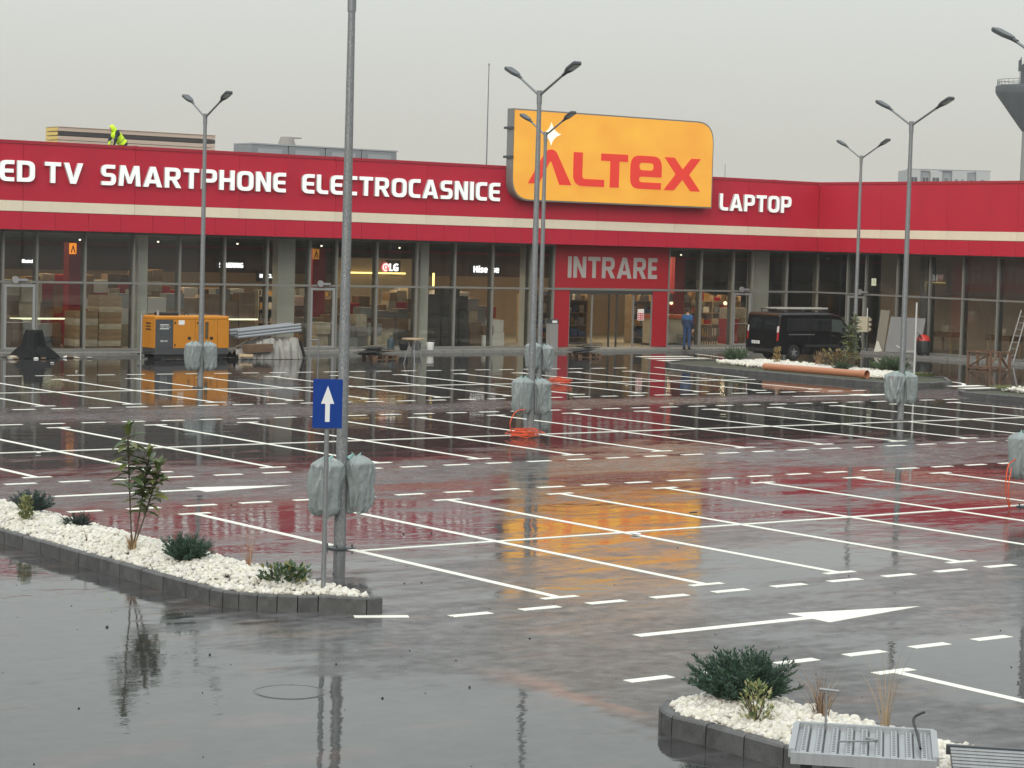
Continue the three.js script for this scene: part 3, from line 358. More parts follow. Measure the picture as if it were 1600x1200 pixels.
const lampSpots = [[-0.09, -0.3, 'tall galvanised lamp post nearest the viewer, beside the blue arrow sign'], [14.25, 0.35, 'lamp post at the right edge of the picture, mostly out of frame'], [14.4, -14.95, 'lamp post in the middle row with orange cable round its foot'], [27.42, -15.53, 'lamp post right of the pebbled island, in the middle row'], [14.95, -32.0, 'lamp post standing in front of the yellow generator'], [26.2, -30.2, 'lamp post in the far row left of the entrance']];
lampSpots.forEach(([x, z, label], i) => { const o = i ? copy(lampProto, label, [x, 0, z]) : (lampProto.position.set(x, 0, z), lampProto.name = numbered('lamp_post'), scene.add(lampProto), tag(lampProto, label, 'lamp post', 'double-armed lamp posts of the car park')); o.rotation.set(0, 0, 0); if (!i) o.scale.set(1.02, 1.035, 1.02); });
{ const o = copy(lampProto, 'lamp post rising from the far planted island by the van', [44.0, 0.1, -33.9]); o.scale.set(1, 1.035, 1); }

// litter bins on the posts, each tied up in a thin plastic bag
function bagGeo(R, w, h, d) {
  const off = R.r(0, 50), nu = 84, nv = 56, P = [], I = [], ph = Array.from({ length: 9 }, () => [R.r(3, 15) | 0, R.r(0, 6.28), R.r(-2.5, 2.5), R.r(0.012, 0.034)]);
  const prof = (t) => { const a = t < 0.12 ? 0.55 + 0.4 * Math.sqrt(t / 0.12) : 0.95 + 0.05 * Math.sin((t - 0.12) * 3); const b = t > 0.86 ? 1 - 0.72 * ((t - 0.86) / 0.14) ** 1.6 : 1; return a * b * (0.86 + 0.16 * Math.min(1, t * 1.4)); };
  for (let j = 0; j <= nv; j++) for (let i = 0; i <= nu; i++) {
    const t = j / nv, u = (i % nu) / nu * Math.PI * 2; let f = 0; for (const [k, p, s, a] of ph) f += 0.6 * a * Math.sin(k * u + p + s * t * 4 + 1.5 * Math.sin(3 * t + p)); const cu = Math.cos(u), su = Math.sin(u), nz = (q, w) => 1 - Math.abs(2 * fbm(n2, (cu * 1.3 + su * 0.7) * q + w, (t * 1.15 + su * 0.9 - cu * 0.5) * q + w * 1.7, 3) - 1); f += 0.11 * (nz(1.9, off) - 0.8) + 0.07 * (nz(4.4, off + 9) - 0.8);
    const sq = (c) => Math.sign(c) * Math.pow(Math.abs(c), 0.72), r = prof(t) + f * (1.4 + 1.6 * Math.abs(t - 0.5)) + (t > 0.86 ? 0.09 * Math.sin(11 * u + 2) * (t - 0.86) / 0.14 : 0);
    P.push(sq(Math.cos(u)) * r * w / 2 + 0.02 * Math.sin(5 * t), t * h + (t < 0.1 ? -0.02 * Math.cos(4 * u) : 0), sq(Math.sin(u)) * r * d / 2);
  }
  for (let j = 0; j < nv; j++) for (let i = 0; i < nu; i++) { const a = j * (nu + 1) + i; I.push(a, a + nu + 1, a + 1, a + 1, a + nu + 1, a + nu + 2); }
  const g = new THREE.BufferGeometry(); g.setAttribute('position', new THREE.Float32BufferAttribute(P, 3)); g.setIndex(I); g.computeVertexNormals(); return g;
}
const mBag = M(0.42, 0.47, 0.465, 0.16, { transmission: 0.5, thickness: 0 }), mBin = M(0.36, 0.25, 0.26, 0.5);
function bin(x, z, s, seed, label, y0 = 0.5, k = 1) {
  const R = rng(seed), t = thing('wrapped_bin', label, 'litter bin', [x + s * 0.27, y0, z], s > 0 ? 0 : Math.PI, 'bagged litter bins strapped to the lamp posts'), h = 0.84 * k;
  part(t, 'bin', new THREE.CylinderGeometry(0.18, 0.15, h - 0.16, 20).translate(0, h / 2 - 0.02, 0), mBin);
  part(t, 'plastic_bag', bagGeo(R, 0.45, h, 0.44), mBag);
  part(t, 'knot', [0, 1, 2].map((i) => { const a = i * 2.2 + R.r(0, 1); return new THREE.ConeGeometry(0.05, 0.14, 7, 2).rotateZ(R.r(-0.9, 0.9)).translate(0.07 * Math.cos(a) - 0.04, h - 0.01, 0.07 * Math.sin(a)); }), M(0.30, 0.50, 0.47, 0.35, { transmission: 0.3, thickness: 0 }));
  part(t, 'strap', box(0.12, 0.05, 0.1, -0.25, h * 0.5, 0), mat.darkMetal);
}
const where = ['the nearest lamp post', 'the lamp post at the right edge', 'the middle lamp post with orange cable', 'the lamp post right of the pebbled island', 'the lamp post before the generator', 'the far lamp post left of the entrance'];
lampSpots.forEach(([x, z], i) => { bin(x, z, -1, 200 + i, `bagged litter bin on the left of ${where[i]}`, 0.5 + (i % 3) * 0.03); if (i !== 1) bin(x, z, 1, 300 + i, `bagged litter bin on the right of ${where[i]}`, 0.52 - (i % 2) * 0.04); });

// orange cable coils and loops
function coil(x, z, r, seed, label, rise) { const R = rng(seed), t = thing('cable_coil', label, 'cable', [x, 0, z]); for (let k = 0; k < 9; k++) { const pts = [], n = 10, rr = r * R.r(0.55, 1.1), ox = R.r(-0.1, 0.1), oz = R.r(-0.1, 0.1), p = R.r(0, 6); for (let i = 0; i < n; i++) { const a = i / n * 6.28 + p; pts.push(V3(ox + rr * Math.cos(a) * R.r(0.85, 1.15), 0.02 + k * 0.018 + R() * 0.05, oz + rr * Math.sin(a) * R.r(0.85, 1.15))); } part(t, 'loop', tube(pts, 0.009, 40, 5, true), mat.orange); }
  if (rise) part(t, 'loose_end', tube([V3(-r, 0.06, 0), V3(-r - 0.18, 0.35, 0.1), V3(-r + 0.02, 0.62, 0.05), V3(-0.05, rise, 0)], 0.012, 30, 5), mat.orange); return t; }
coil(14.1, -14.72, 0.36, 71, 'tangled orange cable coil at the foot of the middle lamp post', 0.66); coil(27.6, -30.9, 0.4, 72, 'small orange cable coil lying in the far row of bays', 0);
solo('cable_loop', tube([V3(0, 0.9, 0), V3(-0.3, 0.8, 0.1), V3(-0.34, 0.35, 0.1), V3(-0.1, 0.02, 0), V3(-0.22, 0.4, 0.05), V3(-0.1, 0.75, 0)], 0.011, 40, 5), mat.orange, 'orange cable loop beside the bagged bin at the right edge', 'cable', [13.75, 0, 0.4]);

// one-way sign
{ const t = thing('one_way_sign', 'blue rectangular sign with a white arrow on a thin post', 'road sign', [-3.14, 0.24, 4.17], -0.50);
  part(t, 'post', new THREE.CylinderGeometry(0.03, 0.03, 2.55, 14).translate(0, 1.22, 0), mat.galv);
  part(t, 'plate', rbox(0.36, 0.6, 0.012, 0.004, 0, 2.27, 0.045), M(0.001, 0.035, 0.22, 0.5, { specularIntensity: 0.5 })); part(t, 'plate_back', [box(0.36, 0.03, 0.02, 0, 2.42, 0.03), box(0.36, 0.03, 0.02, 0, 2.12, 0.03)], mat.galv);
  part(t, 'white_arrow', ext(poly([[-0.028, 2.05], [0.028, 2.05], [0.028, 2.27], [0.08, 2.27], [0, 2.49], [-0.08, 2.27], [-0.028, 2.27]]), 0.003).translate(0, 0, 0.052), M(0.72, 0.72, 0.7, 0.35)); }

// ------------------------------------------------------------------ plants
const plantMat = (o = {}) => new THREE.MeshPhysicalMaterial({ color: 0xffffff, vertexColors: true, roughness: 0.75, side: THREE.DoubleSide, transmission: 0.2, thickness: 0, ...o }), mPlant = plantMat(), mStraw = plantMat({ transmission: 0.1 });
const jit = (R, c, k = 0.3) => { const f = R.r(1 - k, 1 + k); return c.map((x) => x * f); };
function conifer(seed, r, h, nB, cols, lean = 0) {                 // branches that arch out and up, set with short needle sprays
  const R = rng(seed), T = new Tris();
  for (let b = 0; b < nB; b++) {
    const a = R.r(0, 6.283), out = r * R.r(0.25, 1), up = h * (R.r(0.35, 1.05) * (1 - 0.35 * out / r)), p0 = V3(0, 0, 0), p2 = V3(out * Math.cos(a) + lean * h * R(), up, out * Math.sin(a)), p1 = V3(p2.x * 0.45, up * R.r(0.25, 0.5), p2.z * 0.45), c0 = jit(R, R.pick(cols), 0.25);
    for (let s = 0; s < 16; s++) {
      const t = 0.22 + 0.78 * s / 15, q = (1 - t) * (1 - t), P = V3(p1.x * 2 * t * (1 - t) + p2.x * t * t, p1.y * 2 * t * (1 - t) + p2.y * t * t, p1.z * 2 * t * (1 - t) + p2.z * t * t), D = p2.clone().sub(p1).normalize();
      for (let k = 0; k < 4; k++) { const dir = D.clone().multiplyScalar(0.8).add(V3(R.r(-1, 1), R.r(-0.5, 0.8), R.r(-1, 1)).multiplyScalar(0.75)).normalize(), L = r * R.r(0.10, 0.22) * (1.15 - 0.5 * t), sd = dir.clone().cross(V3(R.r(-1, 1), R.r(-1, 1), R.r(-1, 1))).normalize().multiplyScalar(L * 0.13), c = jit(R, c0, 0.22), tip = P.clone().addScaledVector(dir, L), m = P.clone().addScaledVector(dir, L * 0.5); T.tri(P, m.clone().add(sd), tip, c); T.tri(P, tip, m.clone().sub(sd), c); }
    }
  }
  return T.geo();
}
function leafy(seed, r, h, n, L, cols, up = 0.4) {                 // a rounded small-leaved plant
  const R = rng(seed), T = new Tris();
  for (let i = 0; i < n; i++) { const a = R.r(0, 6.283), e = Math.pow(R(), 0.6), y = h * R.r(0.08, 1), rr = r * e * Math.sqrt(Math.max(0.1, 1 - (y / h - 0.45) ** 2 * 1.6)), P = V3(rr * Math.cos(a), y, rr * Math.sin(a)), dir = V3(Math.cos(a) + R.r(-0.7, 0.7), up + R.r(-0.5, 0.9), Math.sin(a) + R.r(-0.7, 0.7)).normalize(), l = L * R.r(0.7, 1.3), sd = dir.clone().cross(V3(R.r(-0.4, 0.4), 1, R.r(-0.4, 0.4))).normalize().multiplyScalar(l * 0.28), c = jit(R, R.pick(cols), 0.25), m = P.clone().addScaledVector(dir, l * 0.45), tip = P.clone().addScaledVector(dir, l); T.tri(P, m.clone().add(sd), tip, c); T.tri(P, tip, m.clone().sub(sd), c); }
  return T.geo();
}
function blades(seed, r0, h, n, spread, w, cols, droop = 0.5) {     // dry grass or bare canes: thin arching ribbons
  const R = rng(seed), T = new Tris();
  for (let i = 0; i < n; i++) { const a = R.r(0, 6.283), b0 = V3(r0 * R() * Math.cos(a), 0, r0 * R() * Math.sin(a)), H = h * R.r(0.45, 1.05), o = spread * R.r(0.1, 1), dr = droop * R.r(0, 1), c = jit(R, R.pick(cols), 0.25), pts = []; for (let k = 0; k <= 6; k++) { const t = k / 6; pts.push(V3(b0.x + o * t * t * Math.cos(a), H * (t - dr * 0.45 * t * t * t), b0.z + o * t * t * Math.sin(a))); } const sd = V3(-Math.sin(a + 0.7), 0, Math.cos(a + 0.7)); for (let k = 0; k < 6; k++) { const w0 = w * (1 - k / 6.5), w1 = w * (1 - (k + 1) / 6.5); T.quad(pts[k].clone().addScaledVector(sd, -w0), pts[k].clone().addScaledVector(sd, w0), pts[k + 1].clone().addScaledVector(sd, w1), pts[k + 1].clone().addScaledVector(sd, -w1), c); } }
  return T.geo();
}
const GREEN = [[0.022, 0.06, 0.032], [0.03, 0.075, 0.04], [0.018, 0.05, 0.035]], VARI = [[0.33, 0.32, 0.12], [0.16, 0.19, 0.06], [0.42, 0.40, 0.2], [0.09, 0.13, 0.04]], DRY = [[0.36, 0.23, 0.12], [0.26, 0.16, 0.08], [0.45, 0.32, 0.18]], EVER = [[0.035, 0.075, 0.025], [0.05, 0.1, 0.03], [0.02, 0.05, 0.02]];
const stemG = (n, r, h, seed) => { const R = rng(seed); return Array.from({ length: n }, () => { const a = R.r(0, 6.28); return rod(V3(0, 0, 0), V3(r * Math.cos(a), h * R.r(0.5, 0.9), r * Math.sin(a)), 0.008, 0.004, 5); }); };
const mStem = M(0.09, 0.06, 0.04, 0.8);
function plant(name, label, category, [x, z, y = 0.22], geo, m, stems) { const t = thing(name, label, category, [x, y, z]); part(t, 'foliage', geo, m); if (stems) part(t, 'stem', stems, mStem); return t; }
plant('juniper_bush', 'feathery dark juniper on the near island beside the decking', 'bush', [-3.18, 11.89], conifer(1, 0.50, 0.56, 300, [[0.03, 0.075, 0.042], [0.042, 0.09, 0.05], [0.024, 0.06, 0.04]], -0.3), mPlant, stemG(7, 0.2, 0.4, 1));
plant('variegated_shrub', 'small yellow-green shrub in front of the near juniper', 'shrub', [-3.77, 12.65], leafy(2, 0.15, 0.36, 230, 0.05, VARI, 1.2), mPlant, stemG(10, 0.13, 0.36, 2));
plant('dry_grass', 'brown dried grass tuft on the near island behind the decking', 'grass tuft', [-3.14, 12.85], blades(3, 0.08, 0.62, 70, 0.36, 0.0055, [[0.2, 0.13, 0.09], [0.14, 0.09, 0.065], [0.3, 0.2, 0.12]], 0.7), mStraw);
plant('bare_shrub', 'bare straw-coloured upright twigs on the near island, farthest right', 'shrub', [-3.06, 13.58], blades(4, 0.05, 0.85, 22, 0.26, 0.0055, [[0.3, 0.22, 0.14], [0.36, 0.27, 0.17]], 0.1), mStraw);
plant('juniper_bush', 'dark green juniper in the middle of the long left island', 'bush', [-3.65, 1.6, 0.26], conifer(5, 0.36, 0.42, 210, [[0.028, 0.068, 0.038], [0.036, 0.08, 0.045]], 0.1), mPlant, stemG(6, 0.2, 0.3, 5));
plant('juniper_bush', 'bluish juniper at the far left of the long island', 'bush', [-3.25, -3.99, 0.26], conifer(6, 0.36, 0.38, 110, [[0.03, 0.06, 0.05], [0.02, 0.045, 0.04]]), mPlant, stemG(6, 0.2, 0.3, 6));
plant('low_shrub', 'low dark rounded shrub beyond the young laurel on the left island', 'shrub', [-3.38, -2.14, 0.26], conifer(7, 0.26, 0.24, 90, [[0.018, 0.04, 0.03], [0.028, 0.055, 0.04]]), mPlant, stemG(5, 0.15, 0.15, 7));
plant('variegated_shrub', 'yellow-green upright shrub at the left edge of the long island', 'shrub', [-3.75, -3.11, 0.26], leafy(8, 0.1, 0.36, 420, 0.055, VARI, 0.9), mPlant, stemG(5, 0.08, 0.3, 8));
plant('straw_tuft', 'straw tuft at the foot of the young laurel', 'grass tuft', [-3.78, 0.34, 0.28], blades(9, 0.06, 0.22, 60, 0.1, 0.009, DRY, 0.2), mStraw);
plant('bare_shrub', 'leafless reddish twigs between the juniper and the arrow sign', 'shrub', [-3.17, 2.41, 0.27], blades(10, 0.04, 0.68, 30, 0.26, 0.0045, [[0.34, 0.16, 0.09], [0.4, 0.24, 0.14]], 0.1), mStraw);
plant('creeping_shrub', 'low leafy evergreen at the foot of the arrow sign', 'shrub', [-3.4, 3.7, 0.26], leafy(11, 0.32, 0.2, 330, 0.085, [...EVER, [0.2, 0.19, 0.05]], 0.7), mPlant, stemG(5, 0.2, 0.12, 11));
plant('heather_tuft', 'tiny purplish tuft among the pebbles near the arrow sign', 'shrub', [-3.88, 3.1, 0.27], conifer(12, 0.07, 0.07, 30, [[0.06, 0.04, 0.045]]), mPlant);
plant('twig', 'pair of thin dead twigs left of the young laurel', 'shrub', [-3.92, -0.73, 0.27], blades(13, 0.02, 0.24, 4, 0.16, 0.005, [[0.12, 0.07, 0.05]], 0), mStraw);
// young laurel: three canes with whorls of long leaves, each leaf a piece of its own
const leafGeo = (() => { const T = new Tris(), c = [1, 1, 1], L = 1, pt = [[0, 0], [0.15, 0.22], [0.19, 0.5], [0.12, 0.8], [0, 1]]; for (let k = 0; k < 4; k++) for (const s of [-1, 1]) { const [a, y0] = pt[k], [b, y1] = pt[k + 1], cv = (y) => -0.25 * y * y; T.quad(V3(0, cv(y0), y0), V3(s * a, cv(y0) + 0.4 * a, y0), V3(s * b, cv(y1) + 0.4 * b, y1), V3(0, cv(y1), y1), c); } return T.geo(); })();
const leafMats = [[0.12, 0.145, 0.035], [0.085, 0.12, 0.03], [0.17, 0.18, 0.05], [0.06, 0.095, 0.03]].map((c) => M(...c, 0.5, { transmission: 0.25, thickness: 0 }));
function laurel(label, x, y, z, canes, n, L, seed, k = 1) {
  const R = rng(seed), t = thing('young_laurel', label, 'young tree', [x, y, z]);
  canes.forEach(([tx, ty, tz, from]) => {
    const curve = new THREE.QuadraticBezierCurve3(V3(0, 0, 0), V3(tx * 0.55, ty * 0.45, tz * 0.55), V3(tx, ty, tz)); part(t, 'stem', new THREE.TubeGeometry(curve, 12, 0.011 * k, 6), mStem);
    for (let i = 0; i < n; i++) { const q = from + (1 - from) * Math.pow((i + 0.5) / n, 0.8), P = curve.getPoint(q), a = i * 2.4 + R.r(-0.4, 0.4), m = part(t, 'leaf', leafGeo, R.pick(leafMats), P.toArray()), l = L * R.r(0.75, 1.2) * (q > 0.95 ? 0.8 : 1); m.scale.set(l, l, l); m.rotation.order = 'YXZ'; m.rotation.set(q > 0.95 ? R.r(-1.3, -0.9) : R.r(-0.75, 0.25), a, R.r(-0.3, 0.3)); }
  });
  return t;
}
laurel('young laurel with three bare canes rising from the left island', -3.78, 0.26, 0.34, [[-0.12, 1.62, 0.05, 0.5], [0.26, 1.3, -0.05, 0.5], [0.33, 1.12, 0.1, 0.42]], 44, 0.26, 21);
laurel('leafy young laurel in front of the lamp post by the black van', 42.6, 0.2, -32.6, [[0.1, 2.0, 0, 0.25], [-0.35, 1.5, 0.1, 0.3], [0.3, 1.75, -0.2, 0.3]], 34, 0.34, 22, 1.6);
plant('evergreen_shrub', 'bright green shrub at the left end of the far island', 'shrub', [42.2, -38.6, 0.2], conifer(14, 0.6, 0.6, 90, [[0.045, 0.085, 0.028], [0.06, 0.1, 0.035]]), mPlant);
plant('yellow_shrub', 'small upright yellow shrub before the rear wheel of the van', 'shrub', [42.3, -36.3, 0.2], leafy(15, 0.13, 0.6, 160, 0.1, [[0.26, 0.17, 0.05], [0.34, 0.24, 0.08]], 1), mPlant);
plant('dry_grass', 'rusty dried grass on the far island behind the long pipe', 'grass tuft', [43.1, -34.9, 0.2], blades(16, 0.2, 0.7, 40, 0.3, 0.014, [[0.26, 0.13, 0.06], [0.32, 0.2, 0.1]], 0.4), mStraw);
plant('yellow_bush', 'yellowing bush left of the leafy laurel on the far island', 'bush', [43.2, -33.9, 0.2], leafy(17, 0.8, 0.6, 420, 0.16, [[0.25, 0.18, 0.04], [0.1, 0.1, 0.03], [0.16, 0.08, 0.03]], 0.5), mPlant);
plant('evergreen_shrub', 'low green shrub right of the leafy laurel on the far island', 'shrub', [43.2, -31.2, 0.2], conifer(18, 0.8, 0.6, 90, [[0.045, 0.09, 0.03], [0.06, 0.1, 0.035]]), mPlant);
plant('evergreen_shrub', 'small dark shrub just left of the laurel stems on the far island', 'shrub', [41.3, -31.8, 0.2], conifer(19, 0.45, 0.45, 70, [[0.03, 0.06, 0.025]]), mPlant);
plant('evergreen_shrub', 'green shrub on the island at the right edge', 'shrub', [43.2, -22.6, 0.2], conifer(20, 0.8, 0.9, 90, [[0.05, 0.1, 0.03], [0.07, 0.12, 0.04]]), mPlant);
{ const g = thing('grass_patch', 'strip of short green turf on the far islands', 'grass', [0, 0.19, 0]); g.userData.kind = 'stuff'; part(g, 'turf', [[42.9, -29.6, 31], [40.2, -22.7, 32], [43.6, -36.8, 33]].map(([x, z, s]) => { const q = blades(s, 0.9, 0.12, 260, 0.25, 0.02, [[0.1, 0.13, 0.03], [0.16, 0.17, 0.05]], 0.3); q.deleteAttribute('color'); return q.translate(x, 0, z); }), M(0.11, 0.13, 0.035, 0.8)); }
// ------------------------------------------------------------------ things on the building site in front of the shop
{ // yellow generator: front face looks towards +z
  const X = 20.5, L = 3.0, D = 1.0, t = thing('generator', 'yellow and charcoal site generator standing on the wet asphalt', 'generator', [X, 0, -45.5]), mO = M(0.62, 0.235, 0.012, 0.42, { map: tPanel }), mG = M(0.055, 0.057, 0.06, 0.5);
  part(t, 'skid', [box(L - 0.1, 0.14, 0.1, L / 2, 0.12, -0.12), box(L - 0.1, 0.14, 0.1, L / 2, 0.12, -D + 0.12), box(0.12, 0.1, D, 0.3, 0.05, -D / 2), box(0.12, 0.1, D, L - 0.3, 0.05, -D / 2)], mat.black);
  part(t, 'base_tank', rbox(L, 0.24, D, 0.02, L / 2, 0.31, -D / 2), mG);
  part(t, 'canopy_core', box(L - 0.08, 1.05, D - 0.08, L / 2, 0.95, -D / 2), mG);
  part(t, 'roof_cover', rbox(L + 0.02, 0.16, D + 0.02, 0.06, L / 2, 1.52, -D / 2, 4), mO);
  const pan = (name, x0, x1, m) => part(t, name, rbox(x1 - x0 - 0.014, 1.03, 0.04, 0.012, 0, 0, 0), m, [(x0 + x1) / 2, 0.945, -0.02]);
  const dk = new THREE.MeshPhysicalMaterial({ roughness: 0.5, map: canvasTex(256, 384, (c) => { c.fillStyle = '#45474a'; c.fillRect(0, 0, 256, 384); c.fillStyle = '#d6d6d2'; c.fillRect(58, 58, 140, 13); c.fillRect(58, 112, 140, 13); c.font = 'italic bold 27px serif'; c.fillText('Atlas Copco', 60, 101); c.font = 'bold 34px sans-serif'; c.fillText('QAS 40', 66, 300); }) });
  part(t, 'side_panel', rbox(0.72 - 0.014, 1.03, 0.04, 0.012), mG, [0.36, 0.945, -0.02]); part(t, 'logo_panel', new THREE.PlaneGeometry(0.66, 1.0), dk, [0.36, 0.945, 0.003]);
  const d1 = pan('door', 0.72, 1.62, mO), d2 = pan('door', 1.62, 2.54, mO); pan('side_panel', 2.54, L, mO);
  for (const d of [d1, d2]) { part(d, 'latch', rbox(0.12, 0.1, 0.02, 0.006), mat.black, [0.2, -0.15, 0.03]); part(d, 'hinge', [box(0.05, 0.08, 0.02, -0.38, 0.4, 0.025), box(0.05, 0.08, 0.02, -0.38, -0.4, 0.025)], mat.black); }
  part(t, 'air_slot', rbox(0.13, 0.62, 0.02, 0.006), M(0.10, 0.06, 0.02, 0.7), [2.08, 1.08, 0.008]); part(t, 'label_plate', box(0.24, 0.16, 0.006), mat.white, [1.05, 1.36, 0.004]);
  part(t, 'end_panel', rbox(0.04, 1.03, D - 0.03, 0.012), mO, [-0.0, 0.945, -D / 2]); for (let k = 0; k < 3; k++) part(t, 'end_vent', box(0.02, 0.045, 0.34), mat.black, [-0.022, 1.32 - k * 0.11, -D / 2]); part(t, 'end_panel', rbox(0.04, 1.03, D - 0.03, 0.012), mO, [L, 0.945, -D / 2]);
  part(t, 'exhaust', [new THREE.CylinderGeometry(0.05, 0.05, 0.2, 12).translate(0.3, 1.68, -0.4), new THREE.CylinderGeometry(0.06, 0.06, 0.03, 12).translate(0.3, 1.78, -0.4)], mat.alu); part(t, 'lifting_eye', new THREE.TorusGeometry(0.08, 0.018, 6, 16).translate(L / 2, 1.62, -D / 2), mat.black); part(t, 'cover_hatch', rbox(0.75, 0.14, 0.5, 0.03, 0.72, 1.64, -0.55), mat.black);
  part(t, 'tow_bar', [beam(V3(0, 0.3, -0.3), V3(-0.45, 0.2, -0.5), 0.06, 0.06)], mat.black);
}
solo('scaffold_tube', rod(V3(0, 0, 0), V3(0.35, 1.62, -0.65), 0.03), mat.galv, 'scaffold tube leaning against the left end of the generator', 'tube', [19.85, 0, -45.35]);
{ // tarpaulin-covered pile with a bundle of pipes on top
  const R = rng(61), nx = 90, nz = 56, P = [], I = [], W = 2.75, D = 1.3;
  for (let j = 0; j <= nz; j++) for (let i = 0; i <= nx; i++) { const u = i / nx, v = j / nz, ev = Math.min(1, Math.min(v, 1 - v) / 0.16), e = Math.min(1, (1 - u) / 0.05, 0.35 + u * 2.2) * ev, f = fbm(n2, u * 9 + 2 * v, v * 3, 4), r = 1 - Math.abs(2 * fbm(n3, u * 8 - 3 * v + 4, v * 3.2 + u * 5, 3) - 1), fold = Math.abs(Math.sin(u * 26 + 6 * f + (1 - ev) * 2 * (u - 0.5))), h = 0.80 * Math.pow(e, 0.45) * (0.62 + 0.36 * step(0.1, 0.55, u)) + 0.10 * (f - 0.5) - 0.16 * Math.max(0, r - 0.72) / 0.28; P.push(u * W + 0.1 * (f - 0.5), Math.max(0.012, h), -v * D + 0.16 * (f - 0.5) + (v < 0.5 ? 1 : -1) * 0.13 * fold * (1 - ev * 0.85)); }
  for (let j = 0; j < nz; j++) for (let i = 0; i < nx; i++) { const a = j * (nx + 1) + i; I.push(a, a + 1, a + nx + 1, a + 1, a + nx + 2, a + nx + 1); }
  const g = new THREE.BufferGeometry(); g.setAttribute('position', new THREE.Float32BufferAttribute(P, 3)); g.setAttribute('uv', new THREE.Float32BufferAttribute(P.flatMap((_, w) => (w % 3 ? [] : [P[w] * 0.5, P[w + 2] * 0.5 + P[w + 1] * 0.5])), 2)); g.setIndex(I); g.computeVertexNormals();
  const t = thing('covered_pile', 'crumpled grey tarpaulin over a pile beside the generator', 'tarpaulin', [23.95, 0, -45.45]); part(t, 'tarpaulin', g, mat.tarp); part(t, 'carton', rbox(1.1, 0.3, 0.4, 0.01), mat.cardDark, [0.75, 0.42, 0.02], [0, 0.05, 0.03]); part(t, 'plank', box(0.5, 0.04, 0.22), mat.woodPale, [0.1, 0.16, 0.28], [0.5, -0.6, 0.3]); part(t, 'core', box(W * 0.75, 0.42, D * 0.55), mat.dark, [W * 0.5, 0.21, -D * 0.5]);
  for (let k = 0; k < 9; k++) { const y = 0.80 + (k % 3) * 0.105, z = -0.28 - 0.125 * k * 0.8; solo('plastic_pipe', [rod(V3(0, 0, 0), V3(2.65, 0.26, 0.1), 0.055, 0.055, 14)], M(0.24, 0.25, 0.27, 0.35), 'grey drain pipe in the bundle lying on the tarpaulin pile', 'pipe', [24.0 + R.r(-0.12, 0.12), y, -45.45 + z], undefined, 'grey pipes on the tarpaulin'); }
  solo('leaning_tyre_strip', beam(V3(0, 0, 0), V3(-0.16, 0.62, -0.1), 0.12, 0.05), mat.rubber, 'black rubber strip leaning at the right of the tarpaulin pile', 'strip', [26.95, 0.05, -45.8]);
}
{ // heap under a black sheet by the left door, with scraps around it
  const P = [], I = [], n = 56; for (let j = 0; j <= n; j++) for (let i = 0; i <= n; i++) { const u = (i / n - 0.5) * 2, v = (j / n - 0.5) * 2, r = Math.hypot(u * 0.95, v), a = Math.atan2(v, u), q = r / (1 + 0.07 * Math.sin(5 * a) + 0.04 * Math.sin(11 * a + 1)), h = (0.98 - 0.62 * step(0.28, 0.5, q) - 0.30 * step(0.45, 1.0, q)) * step(1.02, 0.92, q) + 0.06 * Math.sin(9 * a + 4 * r) * step(0.2, 0.4, q) * step(1, 0.8, q); P.push(u * 0.95, Math.max(0, h) + 0.012, v * 0.62); }
  for (let j = 0; j < n; j++) for (let i = 0; i < n; i++) { const a = j * (n + 1) + i; I.push(a, a + n + 1, a + 1, a + 1, a + n + 1, a + n + 2); }
  const g = new THREE.BufferGeometry(); g.setAttribute('position', new THREE.Float32BufferAttribute(P, 3)); g.setIndex(I); g.computeVertexNormals(); solo('sheeted_heap', g, mat.blackSheet, 'heap under a shiny black sheet before the left glass door', 'heap', [16.75, 0, -47.6]);
  const R = rng(62); for (let k = 0; k < 12; k++) { const s = R.r(0.15, 0.4), m = R.pick([mat.cardPale, mat.white, mat.kerb, mat.cardDark, mat.tarp]); const gg = new THREE.IcosahedronGeometry(s * 0.5, 1), p = gg.attributes.position; for (let i = 0; i < p.count; i++) { const q = 0.7 + 0.5 * n1(p.getX(i) * 9 + k, p.getZ(i) * 9 + p.getY(i) * 5); p.setXYZ(i, p.getX(i) * q * 1.4, p.getY(i) * q * 0.45, p.getZ(i) * q); } gg.computeVertexNormals(); solo('rubble_scrap', gg, m, 'scrap of packaging or rubble strewn beside the black-sheeted heap', 'scrap', [R.r(15.2, 18.6), s * 0.16, R.r(-47.4, -46.4) - 0.2], [0, R.r(0, 6), 0], 'scraps by the black heap'); }
}
function pallet(x, z, ry, label) { const t = thing('pallet', label, 'pallet', [x, 0, z], ry); for (let k = 0; k < 5; k++) part(t, 'top_board', box(1.2, 0.022, 0.12), mat.wood, [0, 0.133, -0.34 + k * 0.17]); for (const zz of [-0.34, 0, 0.34]) { part(t, 'bottom_board', box(1.2, 0.022, 0.1), mat.wood, [0, 0.011, zz]); for (const xx of [-0.53, 0, 0.53]) part(t, 'block', box(0.13, 0.096, 0.1), mat.wood, [xx, 0.0705, zz]); } return t; }
pallet(29.95, -45.2, 0.1, 'wooden pallet under dark sheet scraps left of the trestle'); pallet(39.9, -45.2, 0.05, 'wooden pallet loaded with dark offcuts before the entrance');
